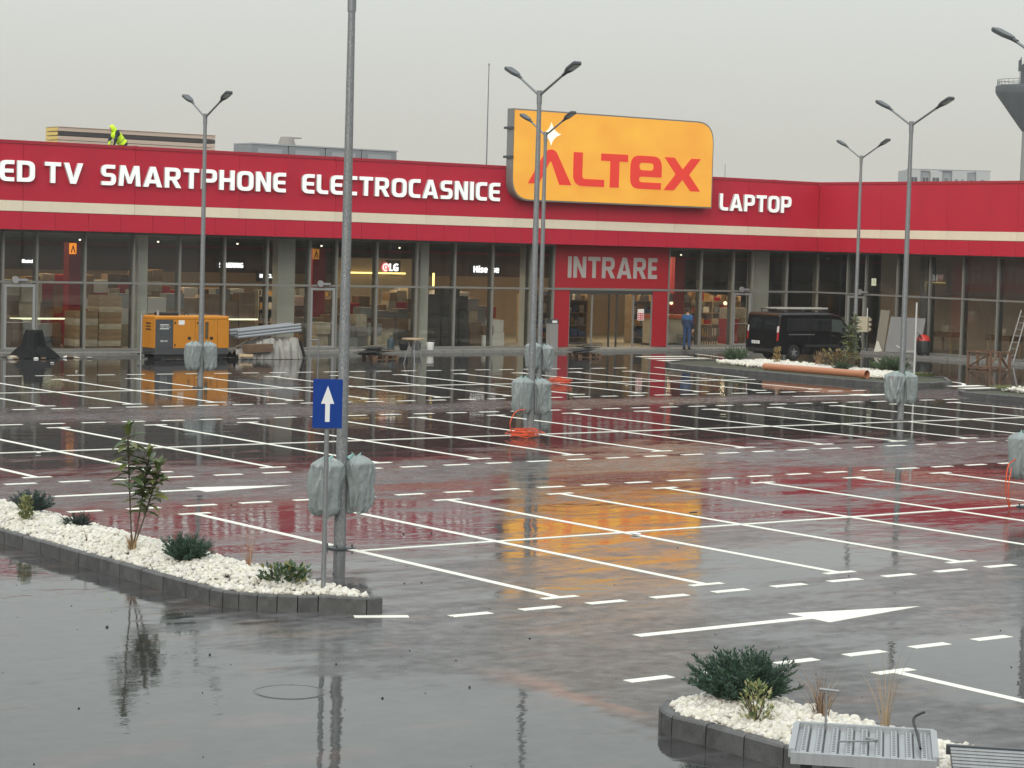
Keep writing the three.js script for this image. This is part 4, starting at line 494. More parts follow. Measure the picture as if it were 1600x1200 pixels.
{ const R = rng(63), place = (x, z, n, lab, grp) => { for (let k = 0; k < n; k++) solo('sheet_offcut', rbox(R.r(0.7, 1.3), 0.025, R.r(0.25, 0.55), 0.006, 0, 0, 0, 1), R.pick([mat.darkMetal, mat.kerbWet, mat.black]), lab, 'offcut', [x + R.r(-0.45, 0.3), 0.175 + k * 0.042, z + R.r(-0.2, 0.2)], [R.r(-0.08, 0.08), R.r(-0.7, 0.7), R.r(-0.07, 0.12)], grp); };
  place(29.9, -45.2, 8, 'dark sheet offcut piled on the pallet left of the trestle', 'offcuts on the left pallet'); place(39.9, -45.2, 10, 'dark sheet offcut piled on the pallet before the entrance', 'offcuts on the entrance pallet'); }
{ const t = thing('trestle', 'small round-topped trestle table with splayed metal legs', 'trestle', [29.14, 0, -41.76]); part(t, 'table_top', new THREE.CylinderGeometry(0.42, 0.42, 0.05, 28), mat.woodPale, [0, 0.93, 0]); for (const a of [0.4, 2.0, 3.5, 5.1]) part(t, 'leg', rod(V3(0.12 * Math.cos(a), 0.9, 0.12 * Math.sin(a)), V3(0.34 * Math.cos(a), 0, 0.34 * Math.sin(a)), 0.02), mat.galv); part(t, 'brace', new THREE.TorusGeometry(0.2, 0.012, 6, 24).rotateX(Math.PI / 2), mat.galv, [0, 0.5, 0]); }
const tub = (x, z, r, h, m, label, name = 'bucket') => { const t = thing(name, label, 'bucket', [x, FY, z]); part(t, 'body', new THREE.LatheGeometry([[0.001, 0.006], [r * 0.8, 0.006], [r, h], [r * 1.06, h], [r * 1.06, h - 0.02], [r * 0.98, h - 0.03], [r * 0.77, 0.02], [0.001, 0.02]].map((p) => new THREE.Vector2(...p)), 20), m); part(t, 'handle', new THREE.TorusGeometry(r, 0.006, 5, 20, Math.PI).rotateX(0.9).translate(0, h - 0.02, 0), mat.galv); return t; };
tub(34.7, -48.75, 0.16, 0.32, mat.white, 'white plastic bucket on the pavement right of the trestle'); tub(33.4, -48.75, 0.2, 0.28, mat.black, 'black mortar tub on the pavement behind the trestle', 'mortar_tub'); tub(34.05, -48.8, 0.2, 0.3, M(0.1, 0.1, 0.1, 0.6), 'grey mortar tub beside the white bucket', 'mortar_tub');
{ const t = thing('gas_bottle', 'dark gas bottle standing on the pavement behind the trestle', 'gas bottle', [32.8, FY, -48.8]); part(t, 'body', new THREE.LatheGeometry([[0.001, 0], [0.13, 0], [0.14, 0.05], [0.14, 0.42], [0.1, 0.5], [0.03, 0.53]].map((p) => new THREE.Vector2(...p)), 20), M(0.03, 0.05, 0.06, 0.45)); part(t, 'valve', [new THREE.CylinderGeometry(0.03, 0.03, 0.08, 10).translate(0, 0.55, 0), new THREE.TorusGeometry(0.08, 0.01, 5, 18).rotateX(Math.PI / 2).translate(0, 0.6, 0)], mat.darkMetal); }
{ const t = thing('ticket_cabinet', 'grey upright cabinet on the pavement left of the entrance boards', 'cabinet', [40.9, FY, -48.7]); part(t, 'body', rbox(0.42, 1.1, 0.3, 0.015, 0, 0.55, 0), M(0.26, 0.25, 0.24, 0.5)); part(t, 'top_panel', rbox(0.44, 0.18, 0.32, 0.012, 0, 1.19, 0), mat.darkMetal); part(t, 'label_plate', box(0.26, 0.1, 0.006, 0, 1.18, 0.163), mat.white); }
{ const t = thing('steel_bollard', 'short steel post frame on the asphalt behind the tall lamp post', 'post', [26.05, 0, -44.0]); for (const x of [0, 0.38]) part(t, 'post', new THREE.CylinderGeometry(0.03, 0.03, 0.8, 10).translate(x, 0.4, 0), mat.galv); part(t, 'rail', rod(V3(0, 0.78, 0), V3(0.38, 0.78, 0), 0.03), mat.galv); }
{ const R = rng(64); for (let k = 0; k < 16; k++) { const [x, z] = [R.r(-1.5, 30), R.r(-45, 8)]; solo('litter_scrap', rbox(R.r(0.06, 0.16), 0.02, R.r(0.04, 0.1), 0.008, 0, 0.012, 0, 1), R.pick([mat.white, mat.black, mat.cardPale]), 'small scrap of litter lying on the wet asphalt', 'litter', [x, 0.014, z], [0, R.r(0, 6), 0], 'scraps of litter on the asphalt'); } }
// far island and right-hand side
{ const t = thing('drain_pipe', 'long terracotta-coloured drain pipe lying along the far island kerb', 'pipe', [0, 0, 0]); const a = V3(38.95, 0.31, -33.4), b = V3(39.35, 0.31, -28.6); part(t, 'barrel', (() => { const L = a.distanceTo(b), g = new THREE.LatheGeometry([[0.13, 0], [0.13, L - 0.3], [0.155, L - 0.28], [0.155, L], [0.14, L], [0.14, L - 0.25], [0.118, L - 0.3], [0.118, 0], [0.13, 0]].map((p) => new THREE.Vector2(...p)), 24); g.applyQuaternion(new THREE.Quaternion().setFromUnitVectors(V3(0, 1, 0), b.clone().sub(a).normalize())); return g.translate(a.x, a.y, a.z); })(), M(0.42, 0.17, 0.085, 0.45)); }
{ const t = thing('timber_crate', 'open timber crate with diagonal braces on the wet asphalt', 'crate', [52.1, 0, -34.4], 0.02), w = 1.15, h = 0.76, d = 1.05; const rail = (a, b) => part(t, 'slat', beam(V3(...a), V3(...b), 0.1, 0.035), mat.wood); for (const y of [0.06, h - 0.05]) { for (const z of [-d / 2, d / 2]) rail([-w / 2, y, z], [w / 2, y, z]); for (const x of [-w / 2 - 0.04, w / 2 + 0.04]) rail([x, y, -d / 2], [x, y, d / 2]); } for (const x of [-w / 2, 0, w / 2]) for (const z of [-d / 2, d / 2]) part(t, 'post', box(0.09, h, 0.07), mat.wood, [x, h / 2, z + Math.sign(z) * 0.055]); rail([-w / 2, 0.1, d / 2 - 0.04], [0, h - 0.08, d / 2 - 0.04]); rail([0, h - 0.08, d / 2 - 0.04], [w / 2, 0.1, d / 2 - 0.04]); rail([-w / 2 - 0.02, 0.1, -d / 2], [-w / 2 - 0.02, h - 0.08, d / 2]); part(t, 'slat', box(w - 0.1, 0.02, 0.3), mat.wood, [0, 0.1, 0.2]); part(t, 'slat', box(w - 0.1, 0.02, 0.3), mat.wood, [0, 0.1, -0.2]); }
{ const t = thing('vacuum_cleaner', 'site vacuum with red lid and black drum before the wing glass', 'vacuum cleaner', [56.35, FY, -42.0]); part(t, 'drum', new THREE.LatheGeometry([[0.001, 0.08], [0.26, 0.08], [0.3, 0.16], [0.33, 0.62], [0.3, 0.66]].map((p) => new THREE.Vector2(...p)), 24), M(0.03, 0.035, 0.035, 0.45)); part(t, 'lid', new THREE.LatheGeometry([[0.31, 0.66], [0.3, 0.72], [0.22, 0.86], [0.1, 0.92], [0.001, 0.93]].map((p) => new THREE.Vector2(...p)), 24), M(0.5, 0.03, 0.02, 0.4)); for (const a of [0.5, 2.6, 4.7]) part(t, 'wheel', new THREE.CylinderGeometry(0.06, 0.06, 0.04, 12).rotateZ(1.57), mat.rubber, [0.24 * Math.cos(a), 0.06, 0.24 * Math.sin(a)]); part(t, 'hose', tube([V3(-0.2, 0.75, 0.1), V3(-0.42, 0.9, 0.15), V3(-0.5, 0.6, 0.2), V3(-0.4, 0.25, 0.2), V3(-0.28, 0.12, 0.1)], 0.03, 24, 8), mat.rubber); part(t, 'handle', tube([V3(-0.25, 0.7, -0.15), V3(-0.4, 0.95, -0.15), V3(-0.4, 0.95, 0.15), V3(-0.25, 0.7, 0.15)], 0.015, 20, 6), mat.darkMetal); }
solo('plasterboard_sheet', box(0.03, 1.62, 2.1), M(0.27, 0.27, 0.27, 0.7, { map: tPanel }), 'large grey board leaning on the wing glass behind the vacuum', 'board', [56.98, FY + 0.81, -43.7], [0, 0, -0.2]); solo('plasterboard_sheet', box(0.03, 1.9, 0.55), M(0.23, 0.21, 0.17, 0.7), 'narrow brownish board leaning on the wing glass left of the large one', 'board', [57.02, FY + 0.94, -45.15], [0, 0, -0.16]);
solo('batten', [beam(V3(0, 0.34, -0.6), V3(0, 0.12, 0.0), 0.05, 0.03), beam(V3(0, 0.13, 0.06), V3(0, 0.16, 0.5), 0.05, 0.03)], M(0.6, 0.58, 0.52, 0.6), 'pale batten propped against the large grey board', 'batten', [56.55, FY, -43.2]);
{ const t = thing('power_cabinet', 'beige site power cabinet with side sockets on a stand by the wing door', 'power cabinet', [56.6, FY, -46.0], -1.25); part(t, 'cabinet', rbox(0.62, 0.7, 0.28, 0.02, 0, 1.2, 0), M(0.46, 0.41, 0.30, 0.5)); for (const x of [-0.26, 0.26]) part(t, 'leg', box(0.05, 0.86, 0.05, x, 0.43, 0), mat.darkMetal); for (let k = 0; k < 3; k++) part(t, 'socket', rbox(0.1, 0.13, 0.12, 0.02, 0.38, 1.42 - k * 0.22, 0), mat.cardPale); part(t, 'rod', rod(V3(0.27, 1.5, 0.1), V3(0.27, 1.95, 0.1), 0.02), mat.white); }
solo('warning_triangle', ext(poly([[-0.22, 0], [0.22, 0], [0.04, 0.48], [-0.04, 0.48]]), 0.03, 0.004), M(0.6, 0.58, 0.5, 0.5), 'small pale triangular board on the pavement beside the power cabinet', 'board', [56.75, FY, -45.1], [-0.12, -1.35, 0]);
function ladder(label, x, z, H, lean, ry) { const t = thing('ladder', label, 'ladder', [x, FY, z], ry); const f = V3(0, 0, 0), g = V3(0, H, -lean); for (const s of [-0.2, 0.2]) part(t, 'rail', beam(V3(s, 0, 0), V3(s * 0.85, H, -lean), 0.05, 0.03), mat.alu); for (let k = 1; k < 8; k++) { const q = k / 8; part(t, 'rung', rod(V3(-0.19, H * q, -lean * q), V3(0.19, H * q, -lean * q), 0.016), mat.alu); } return t; }
ladder('aluminium ladder leaning on the wing glass at the right edge', 56.45, -37.1, 2.2, 0.8, -1.57);
{ const t = thing('thin_post', 'thin white post standing among the right-hand bays', 'post', [36.14, 0, -23.34]); part(t, 'post', new THREE.CylinderGeometry(0.028, 0.032, 2.99, 10).translate(0, 1.5, 0), M(0.5, 0.5, 0.48, 0.5)); part(t, 'foot', new THREE.CylinderGeometry(0.12, 0.14, 0.04, 16).translate(0, 0.02, 0), mat.darkMetal); }
solo('white_board_scrap', ext(poly([[0, 0], [0.7, 0], [0.55, 0.12], [0.35, 0.12], [0.12, 0.42], [0.02, 0.42], [0.1, 0.15]]), 0.06, 0.005), mat.white, 'white angled scrap lying behind the rear bumper of the van', 'scrap', [46.05, 0.01, -42.6], [0, 0.5, 0]);
// ------------------------------------------------------------------ black van: nose towards +x, right flank towards +z
{
  const t = thing('black_van', 'black panel van with a ladder on its roof parked by the island', 'van', [46.95, 0, -41.3]), mB = M(0.005, 0.005, 0.006, 0.25, { specularIntensity: 0.6 }), mGl = M(0.012, 0.014, 0.016, 0.05, { ior: 1.6 }), mTr = M(0.02, 0.02, 0.02, 0.5);
  const sh = new THREE.Shape(); const A = 0.39, w1 = 1.08, w2 = 4.02; sh.moveTo(0.06, 0.3); sh.lineTo(0.0, 0.5); sh.lineTo(0.0, 0.82); sh.lineTo(0.1, 1.84); sh.quadraticCurveTo(0.14, 1.95, 0.3, 1.96); sh.lineTo(2.9, 1.985); sh.quadraticCurveTo(3.35, 1.97, 3.6, 1.84); sh.lineTo(4.3, 1.24); sh.quadraticCurveTo(4.75, 1.12, 4.9, 0.92); sh.quadraticCurveTo(5.0, 0.7, 4.97, 0.45); sh.lineTo(4.85, 0.24); sh.lineTo(w2 + A, 0.24); sh.absarc(w2, 0.33, A, -0.2, Math.PI + 0.2, false); sh.lineTo(w1 + A, 0.24); sh.absarc(w1, 0.33, A, -0.2, Math.PI + 0.2, false); sh.lineTo(0.06, 0.3);
  part(t, 'body', ext(sh, 1.84, 0.07, 10).translate(0, 0, -1.91), mB);
  part(t, 'underbody', box(4.5, 0.25, 1.5, 2.5, 0.36, -0.95), mat.black);
  const pl = (name, pts, m, d = 0.012, z = 0.008) => part(t, name, ext(poly(pts), d, 0.004), m, [0, 0, z]);
  pl('side_window', [[0.5, 1.22], [1.75, 1.22], [1.75, 1.72], [0.55, 1.72]], mGl); pl('side_window', [[1.82, 1.22], [3.0, 1.22], [3.0, 1.72], [1.82, 1.72]], mGl); pl('side_window', [[3.08, 1.2], [4.08, 1.16], [3.62, 1.68], [3.08, 1.72]], M(0.06, 0.075, 0.07, 0.05, { ior: 1.6 })); pl('door_rail', [[0.62, 1.06], [2.1, 1.06], [2.1, 1.1], [0.62, 1.1]], M(0.22, 0.22, 0.22, 0.3, { metalness: 0.6 }), 0.02, 0.006); pl('side_moulding', [[1.55, 0.55], [3.55, 0.55], [3.55, 0.66], [1.55, 0.66]], mTr, 0.02, 0.006);
  for (const x of [1.79, 3.04]) pl('door_seam', [[x - 0.006, 0.4], [x + 0.006, 0.4], [x + 0.006, 1.85], [x - 0.006, 1.85]], mat.rubber, 0.004, 0.004);
  part(t, 'door_handle', rbox(0.2, 0.04, 0.04, 0.015), mTr, [3.2, 1.02, 0.02]); part(t, 'fuel_flap', box(0.16, 0.16, 0.006), mB, [0.85, 0.85, 0.004]);
  part(t, 'windscreen', box(0.92, 0.012, 1.6), M(0.05, 0.06, 0.06, 0.05, { ior: 1.6 }), [3.98, 1.565, -0.92], [0, 0, -0.72]);
  // tail
  const rear = (name, geo, m, x, y, z, rz = 0) => part(t, name, geo, m, [x, y, z], [0, 0, rz]);
  for (const z of [-1.36, -0.48]) { const d = rear('rear_door', rbox(0.03, 1.35, 0.86, 0.012), mB, 0.035, 1.16, z, -0.098); part(d, 'rear_window', box(0.012, 0.5, 0.68), mGl, [-0.016, 0.36, 0]); }
  rear('rear_bumper', rbox(0.14, 0.28, 1.82, 0.05), mTr, 0.03, 0.46, -0.92); rear('number_plate', box(0.012, 0.12, 0.52), new THREE.MeshPhysicalMaterial({ roughness: 0.4, map: canvasTex(256, 64, (c) => { c.fillStyle = '#e6e6e0'; c.fillRect(0, 0, 256, 64); c.fillStyle = '#234a9c'; c.fillRect(0, 0, 24, 64); c.fillStyle = '#222'; for (const [x, w] of [[40, 10], [62, 22], [100, 8], [124, 26], [166, 20], [200, 22]]) c.fillRect(x, 16, w, 34); c.fillStyle = '#b9b9b2'; c.fillRect(128, 28, 18, 10); c.fillRect(170, 22, 10, 8); }) }), -0.03, 0.72, -1.3);
  for (const z of [-0.035, -1.82]) { const l = rear('tail_light', rbox(0.07, 0.62, 0.1, 0.025), M(0.35, 0.012, 0.012, 0.2), 0.055, 1.12, z, -0.098); part(l, 'clear_lens', rbox(0.06, 0.26, 0.1, 0.02), M(0.6, 0.58, 0.55, 0.15), [-0.012, 0.17, 0]); }
  for (const [x, z] of [[w1, -0.16], [w2, -0.16], [w1, -1.68], [w2, -1.68]]) { const g = new THREE.Group(); g.name = 'wheel'; g.position.set(x, 0.33, z); t.add(g); part(g, 'tyre', new THREE.TorusGeometry(0.245, 0.088, 12, 32), mat.rubber); part(g, 'rim', [new THREE.CylinderGeometry(0.19, 0.19, 0.12, 24, 1, true).rotateX(Math.PI / 2), ...[0, 1, 2, 3, 4].map((k) => box(0.05, 0.17, 0.03, 0, 0.1, 0.03).rotateZ(k * 1.2566)), new THREE.CylinderGeometry(0.05, 0.05, 0.07, 12).rotateX(Math.PI / 2)], mat.alu); part(g, 'brake_disc', new THREE.CylinderGeometry(0.15, 0.15, 0.02, 20).rotateX(Math.PI / 2), mat.darkMetal, [0, 0, -0.03]); }
  part(t, 'wing_mirror', rbox(0.1, 0.26, 0.2, 0.03), mTr, [3.72, 1.25, 0.12]); part(t, 'headlight', rbox(0.3, 0.2, 0.3, 0.05), M(0.5, 0.5, 0.5, 0.1), [4.76, 0.92, -0.2]); part(t, 'headlight', rbox(0.3, 0.2, 0.3, 0.05), M(0.5, 0.5, 0.5, 0.1), [4.76, 0.92, -1.64]); part(t, 'grille', rbox(0.06, 0.28, 0.9, 0.02), mTr, [4.95, 0.62, -0.92]);
  part(t, 'roof_rack', [0.6, 1.6, 2.6].flatMap((x) => [box(0.04, 0.04, 1.6, x, 2.1, -0.92), box(0.04, 0.12, 0.04, x, 2.03, -0.2), box(0.04, 0.12, 0.04, x, 2.03, -1.64)]), mat.darkMetal);
  const l = thing('roof_ladder', 'pale ladder strapped flat on the roof of the black van', 'ladder', [47.3, 2.125, -41.75]); for (const z of [0, -0.38]) part(l, 'rail', box(2.9, 0.07, 0.03, 1.45, 0.035, z), M(0.45, 0.43, 0.38, 0.5)); for (let k = 0; k < 10; k++) part(l, 'rung', rod(V3(0.15 + k * 0.29, 0.035, 0), V3(0.15 + k * 0.29, 0.035, -0.38), 0.015), mat.alu);
  for (let k = 0; k < 2; k++) solo('roof_plank', box(2.4, 0.04, 0.16), mat.cardPale, k ? 'far plank lying on the van roof rack' : 'near plank lying on the van roof rack', 'plank', [48.7, 2.147, -42.35 - k * 0.25], [0, 0.02, 0]);
}

// ------------------------------------------------------------------ people
function person(label, pos, ry, fn) { const t = thing('person', label, 'person', pos, ry); fn(t); return t; }
const mSkin = M(0.42, 0.25, 0.18, 0.55), mHair = M(0.03, 0.02, 0.015, 0.7), mBlue = M(0.02, 0.055, 0.16, 0.75, { bumpMap: tCloth, bumpScale: 0.004 }), mBlueDk = M(0.02, 0.028, 0.065, 0.75);
function fingers(hx, hy, hz, dx, s) { const f = []; for (let k = 0; k < 4; k++) { const o = (k - 1.5) * 0.019; f.push(capsule([hx + o * dx, hy - 0.05, hz + o], [hx + o * dx * 1.1, hy - 0.10 - (k === 1 ? 0.012 : k === 3 ? -0.015 : 0), hz + o + 0.008], 0.0095, 0.0085), capsule([hx + o * dx * 1.1, hy - 0.10, hz + o + 0.008], [hx + o * dx, hy - 0.14 + (k === 3 ? 0.02 : 0), hz + o - 0.012 * s], 0.0085, 0.0075)); } f.push(capsule([hx + 0.02 * s, hy - 0.02, hz + 0.03], [hx + 0.035 * s, hy - 0.085, hz + 0.045], 0.011, 0.009)); return f; }
// worker in blue, standing with his weight on one leg, back and left side towards the viewer, looking to the right
person('person in blue work jacket and trousers standing outside the glass right of the entrance', [47.7, FY, -47.85], 0.55, (t) => {
  const hip = 0.96, sh = 1.5; // local: +x is where the body faces
  const body = blend([ellip([0, 1.28, 0], [0.135, 0.26, 0.19]), ellip([0.0, 1.06, 0], [0.135, 0.15, 0.17]), capsule([0, 1.44, -0.13], [0, 1.44, 0.13], 0.09, 0.09), capsule([0, 1.5, 0], [0.015, 1.6, 0], 0.062, 0.058),
    capsule([0, 1.44, 0.19], [-0.03, 1.17, 0.235], 0.066, 0.052), capsule([-0.03, 1.17, 0.235], [0.05, 0.93, 0.235], 0.05, 0.038), capsule([0, 1.44, -0.19], [0.02, 1.17, -0.22], 0.066, 0.052), capsule([0.02, 1.17, -0.22], [0.13, 0.98, -0.19], 0.05, 0.038),
    capsule([0, 0.98, 0.09], [0.03, 0.52, 0.1], 0.1, 0.072), capsule([0.03, 0.52, 0.1], [-0.02, 0.1, 0.11], 0.07, 0.052), capsule([0, 0.98, -0.09], [0.06, 0.52, -0.12], 0.1, 0.072), capsule([0.06, 0.52, -0.12], [0.04, 0.1, -0.14], 0.07, 0.052)], 0.05);
  const g = sdfMesh(body, [-0.3, 0.02, -0.4], [0.3, 1.68, 0.4], 0.016), p = g.attributes.position, col = []; const R = rng(3);
  for (let i = 0; i < p.count; i++) { const y = p.getY(i), z = Math.abs(p.getZ(i)); const arm = z > 0.17; col.push(...(y > 1.53 ? [0.42, 0.25, 0.18] : y < 1.0 && !arm ? [0.022, 0.05, 0.125] : y > 1.32 ? [0.02, 0.085, 0.21] : [0.018, 0.03, 0.07])); }
  g.setAttribute('color', new THREE.Float32BufferAttribute(col, 3)); part(t, 'body', g, new THREE.MeshPhysicalMaterial({ vertexColors: true, roughness: 0.8 }));
  const head = blend([ellip([0.01, 1.72, 0], [0.098, 0.125, 0.078]), ellip([0.035, 1.665, 0], [0.07, 0.07, 0.06]), capsule([0.105, 1.715, 0], [0.122, 1.69, 0], 0.014, 0.016), capsule([0.0, 1.71, 0.078], [0.0, 1.69, 0.08], 0.02, 0.014), capsule([0.0, 1.71, -0.078], [0.0, 1.69, -0.08], 0.02, 0.014), capsule([0.075, 1.655, 0.02], [0.075, 1.655, -0.02], 0.022, 0.022)], 0.02);
  part(t, 'head', sdfMesh(head, [-0.15, 1.55, -0.13], [0.17, 1.88, 0.13], 0.006), mSkin);
  part(t, 'hair', sdfMesh((x, y, z) => Math.max(ellip([-0.004, 1.742, 0], [0.108, 0.12, 0.09])(x, y, z), 0.95 * (x - 0.03) - (y - 1.745), x - 0.088), [-0.15, 1.58, -0.13], [0.17, 1.9, 0.13], 0.006), mHair);
  part(t, 'eye', new THREE.SphereGeometry(0.012, 10, 8), mHair, [0.09, 1.735, 0.03]); part(t, 'eye', new THREE.SphereGeometry(0.012, 10, 8), mHair, [0.09, 1.735, -0.03]);
  for (const [x, y, z, s] of [[0.06, 0.9, 0.235, 1], [0.15, 0.955, -0.185, -1]]) part(t, 'hand', sdfMesh(blend([ellip([x, y - 0.03, z], [0.022, 0.055, 0.042]), ...fingers(x, y, z, 0.2, s)], 0.008), [x - 0.09, y - 0.19, z - 0.1], [x + 0.09, y + 0.06, z + 0.1], 0.005), mSkin);
  for (const [x, z] of [[-0.02, 0.11], [0.04, -0.14]]) part(t, 'shoe', sdfMesh(blend([capsule([x - 0.05, 0.05, z], [x + 0.15, 0.04, z], 0.05, 0.042), capsule([x, 0.05, z], [x, 0.13, z], 0.052, 0.05)], 0.02), [x - 0.16, -0.02, z - 0.12], [x + 0.26, 0.22, z + 0.12], 0.012), mat.black, [0, 0.008, 0]);
});
// roofer bending forward behind the parapet, hooded, in a high-visibility vest
person('person in a yellow high-visibility vest and hood bending over on the roof', [22.0, 7.05, -51.3], Math.PI, (t) => {
  const hi = [0.62, 0.86, 0.02], dk = [0.012, 0.016, 0.03];
  const body = blend([capsule([0, 0.9, 0], [0.28, 1.2, 0], 0.17, 0.19), ellip([0.0, 0.9, 0], [0.18, 0.16, 0.19]), capsule([0.3, 1.3, -0.14], [0.3, 1.3, 0.14], 0.09, 0.09), capsule([0.32, 1.3, 0.2], [0.42, 1.0, 0.25], 0.07, 0.055), capsule([0.42, 1.0, 0.25], [0.48, 0.74, 0.16], 0.052, 0.04), capsule([0.32, 1.3, -0.2], [0.42, 1.0, -0.25], 0.07, 0.055), capsule([0.42, 1.0, -0.25], [0.48, 0.74, -0.16], 0.052, 0.04), capsule([0, 0.86, 0.1], [0.08, 0.46, 0.12], 0.1, 0.075), capsule([0.08, 0.46, 0.12], [-0.02, 0.06, 0.13], 0.07, 0.055), capsule([0, 0.86, -0.1], [0.06, 0.46, -0.12], 0.1, 0.075), capsule([0.06, 0.46, -0.12], [-0.05, 0.06, -0.13], 0.07, 0.055)], 0.05);
  const g = sdfMesh(body, [-0.3, -0.02, -0.42], [0.62, 1.55, 0.42], 0.018), p = g.attributes.position, col = [];
  for (let i = 0; i < p.count; i++) { const x = p.getX(i), y = p.getY(i), z = Math.abs(p.getZ(i)), d = x * 0.68 + (y - 0.9) * 0.73; const vest = d > -0.02 && z < 0.22 - 0.05 * (d > 0.35) && y > 0.82; const band = vest && ((d > 0.1 && d < 0.15)); col.push(...(band ? [0.3, 0.45, 0.05] : vest ? hi : dk)); }
  g.setAttribute('color', new THREE.Float32BufferAttribute(col, 3)); part(t, 'body', g, new THREE.MeshPhysicalMaterial({ vertexColors: true, roughness: 0.7 }));
  part(t, 'head', sdfMesh(blend([ellip([0.46, 1.42, 0], [0.095, 0.115, 0.078]), capsule([0.36, 1.33, 0], [0.43, 1.39, 0], 0.06, 0.06), capsule([0.54, 1.38, 0], [0.56, 1.36, 0], 0.015, 0.015)], 0.02), [0.25, 1.2, -0.14], [0.62, 1.6, 0.14], 0.008), mSkin);
  part(t, 'hood', sdfMesh((x, y, z) => Math.max(blend([ellip([0.445, 1.44, 0], [0.125, 0.14, 0.11]), capsule([0.32, 1.34, 0], [0.4, 1.4, 0], 0.1, 0.11)], 0.04)(x, y, z), x - 0.52 + 0.3 * (1.42 - y)), [0.15, 1.15, -0.2], [0.66, 1.65, 0.2], 0.01), M(...hi, 0.6));
  for (const z of [0.16, -0.16]) part(t, 'hand', sdfMesh(blend([ellip([0.5, 0.68, z], [0.03, 0.055, 0.03]), ...fingers(0.5, 0.7, z, 0.2, 1)], 0.008), [0.38, 0.5, z - 0.1], [0.62, 0.78, z + 0.1], 0.007), mSkin);
});

// ------------------------------------------------------------------ on the roof
{ const t = thing('insulation_stack', 'stack of yellow-edged insulated panels on the roof behind the worker', 'panel stack', [20.6, 7.05, -54]); for (let k = 0; k < 9; k++) { const y = 0.09 + k * 0.168; part(t, 'panel', rbox(6.9, 0.15, 1.1, 0.01, 3.45, 0, -0.55, 1), k === 7 ? M(0.05, 0.045, 0.045, 0.6) : M(0.56, 0.44, 0.36, 0.6, { map: tPanel }), [0, y, 0]); part(t, 'foam_edge', box(0.02, 0.13, 1.06, -0.012, 0, -0.55), M(0.62, 0.44, 0.14, 0.8), [0, y, 0]); } part(t, 'top_sheet', box(6.98, 0.02, 1.16, 3.47, 1.53, -0.55), M(0.6, 0.5, 0.42, 0.6)); }
{ const t = thing('air_handler', 'long grey ventilation unit on the roof behind the fascia', 'ventilation unit', [30.3, 7.05, -56]), m = M(0.24, 0.25, 0.26, 0.5, { metalness: 0.2 }); for (let k = 0; k < 4; k++) part(t, 'module', rbox(1.8, 1.25, 1.5, 0.02, 0.92 + k * 1.84, 0.72, -0.75, 1), m); part(t, 'top_rail', box(7.36, 0.06, 1.54, 3.7, 1.385, -0.75), M(0.32, 0.33, 0.34, 0.5)); for (let k = 0; k < 4; k++) part(t, 'access_panel', box(1.2, 0.9, 0.02, 0.92 + k * 1.84, 0.75, 0.012), M(0.30, 0.31, 0.32, 0.5)); part(t, 'cowl', [new THREE.CylinderGeometry(0.28, 0.4, 0.35, 8).translate(2.1, 1.59, -0.6), box(0.5, 0.05, 0.3, 2.5, 1.74, -0.6)], M(0.25, 0.23, 0.21, 0.7)); part(t, 'skid', [box(0.12, 0.1, 1.5, 0.3, 0.05, -0.75), box(0.12, 0.1, 1.5, 7.1, 0.05, -0.75)], mat.darkMetal); }
{ const t = thing('roof_mast', 'thin tall lightning mast on the roof left of the yellow sign', 'mast', [42.5, 7.05, -56]); part(t, 'mast', [new THREE.CylinderGeometry(0.022, 0.035, 5.55, 8).translate(0, 2.78, 0), new THREE.CylinderGeometry(0.035, 0.035, 0.08, 8).translate(0, 5.5, 0)], mat.galv); part(t, 'foot', new THREE.CylinderGeometry(0.2, 0.25, 0.1, 12).translate(0, 0.05, 0), mat.kerb); }
{ const t = thing('roof_mast', 'short rod on the roof right of the yellow sign', 'mast', [54.2, 7.05, -53]); part(t, 'mast', new THREE.CylinderGeometry(0.014, 0.018, 1.5, 8).translate(0, 0.75, 0), mat.galv); part(t, 'foot', new THREE.CylinderGeometry(0.15, 0.18, 0.08, 12).translate(0, 0.04, 0), mat.kerb); }

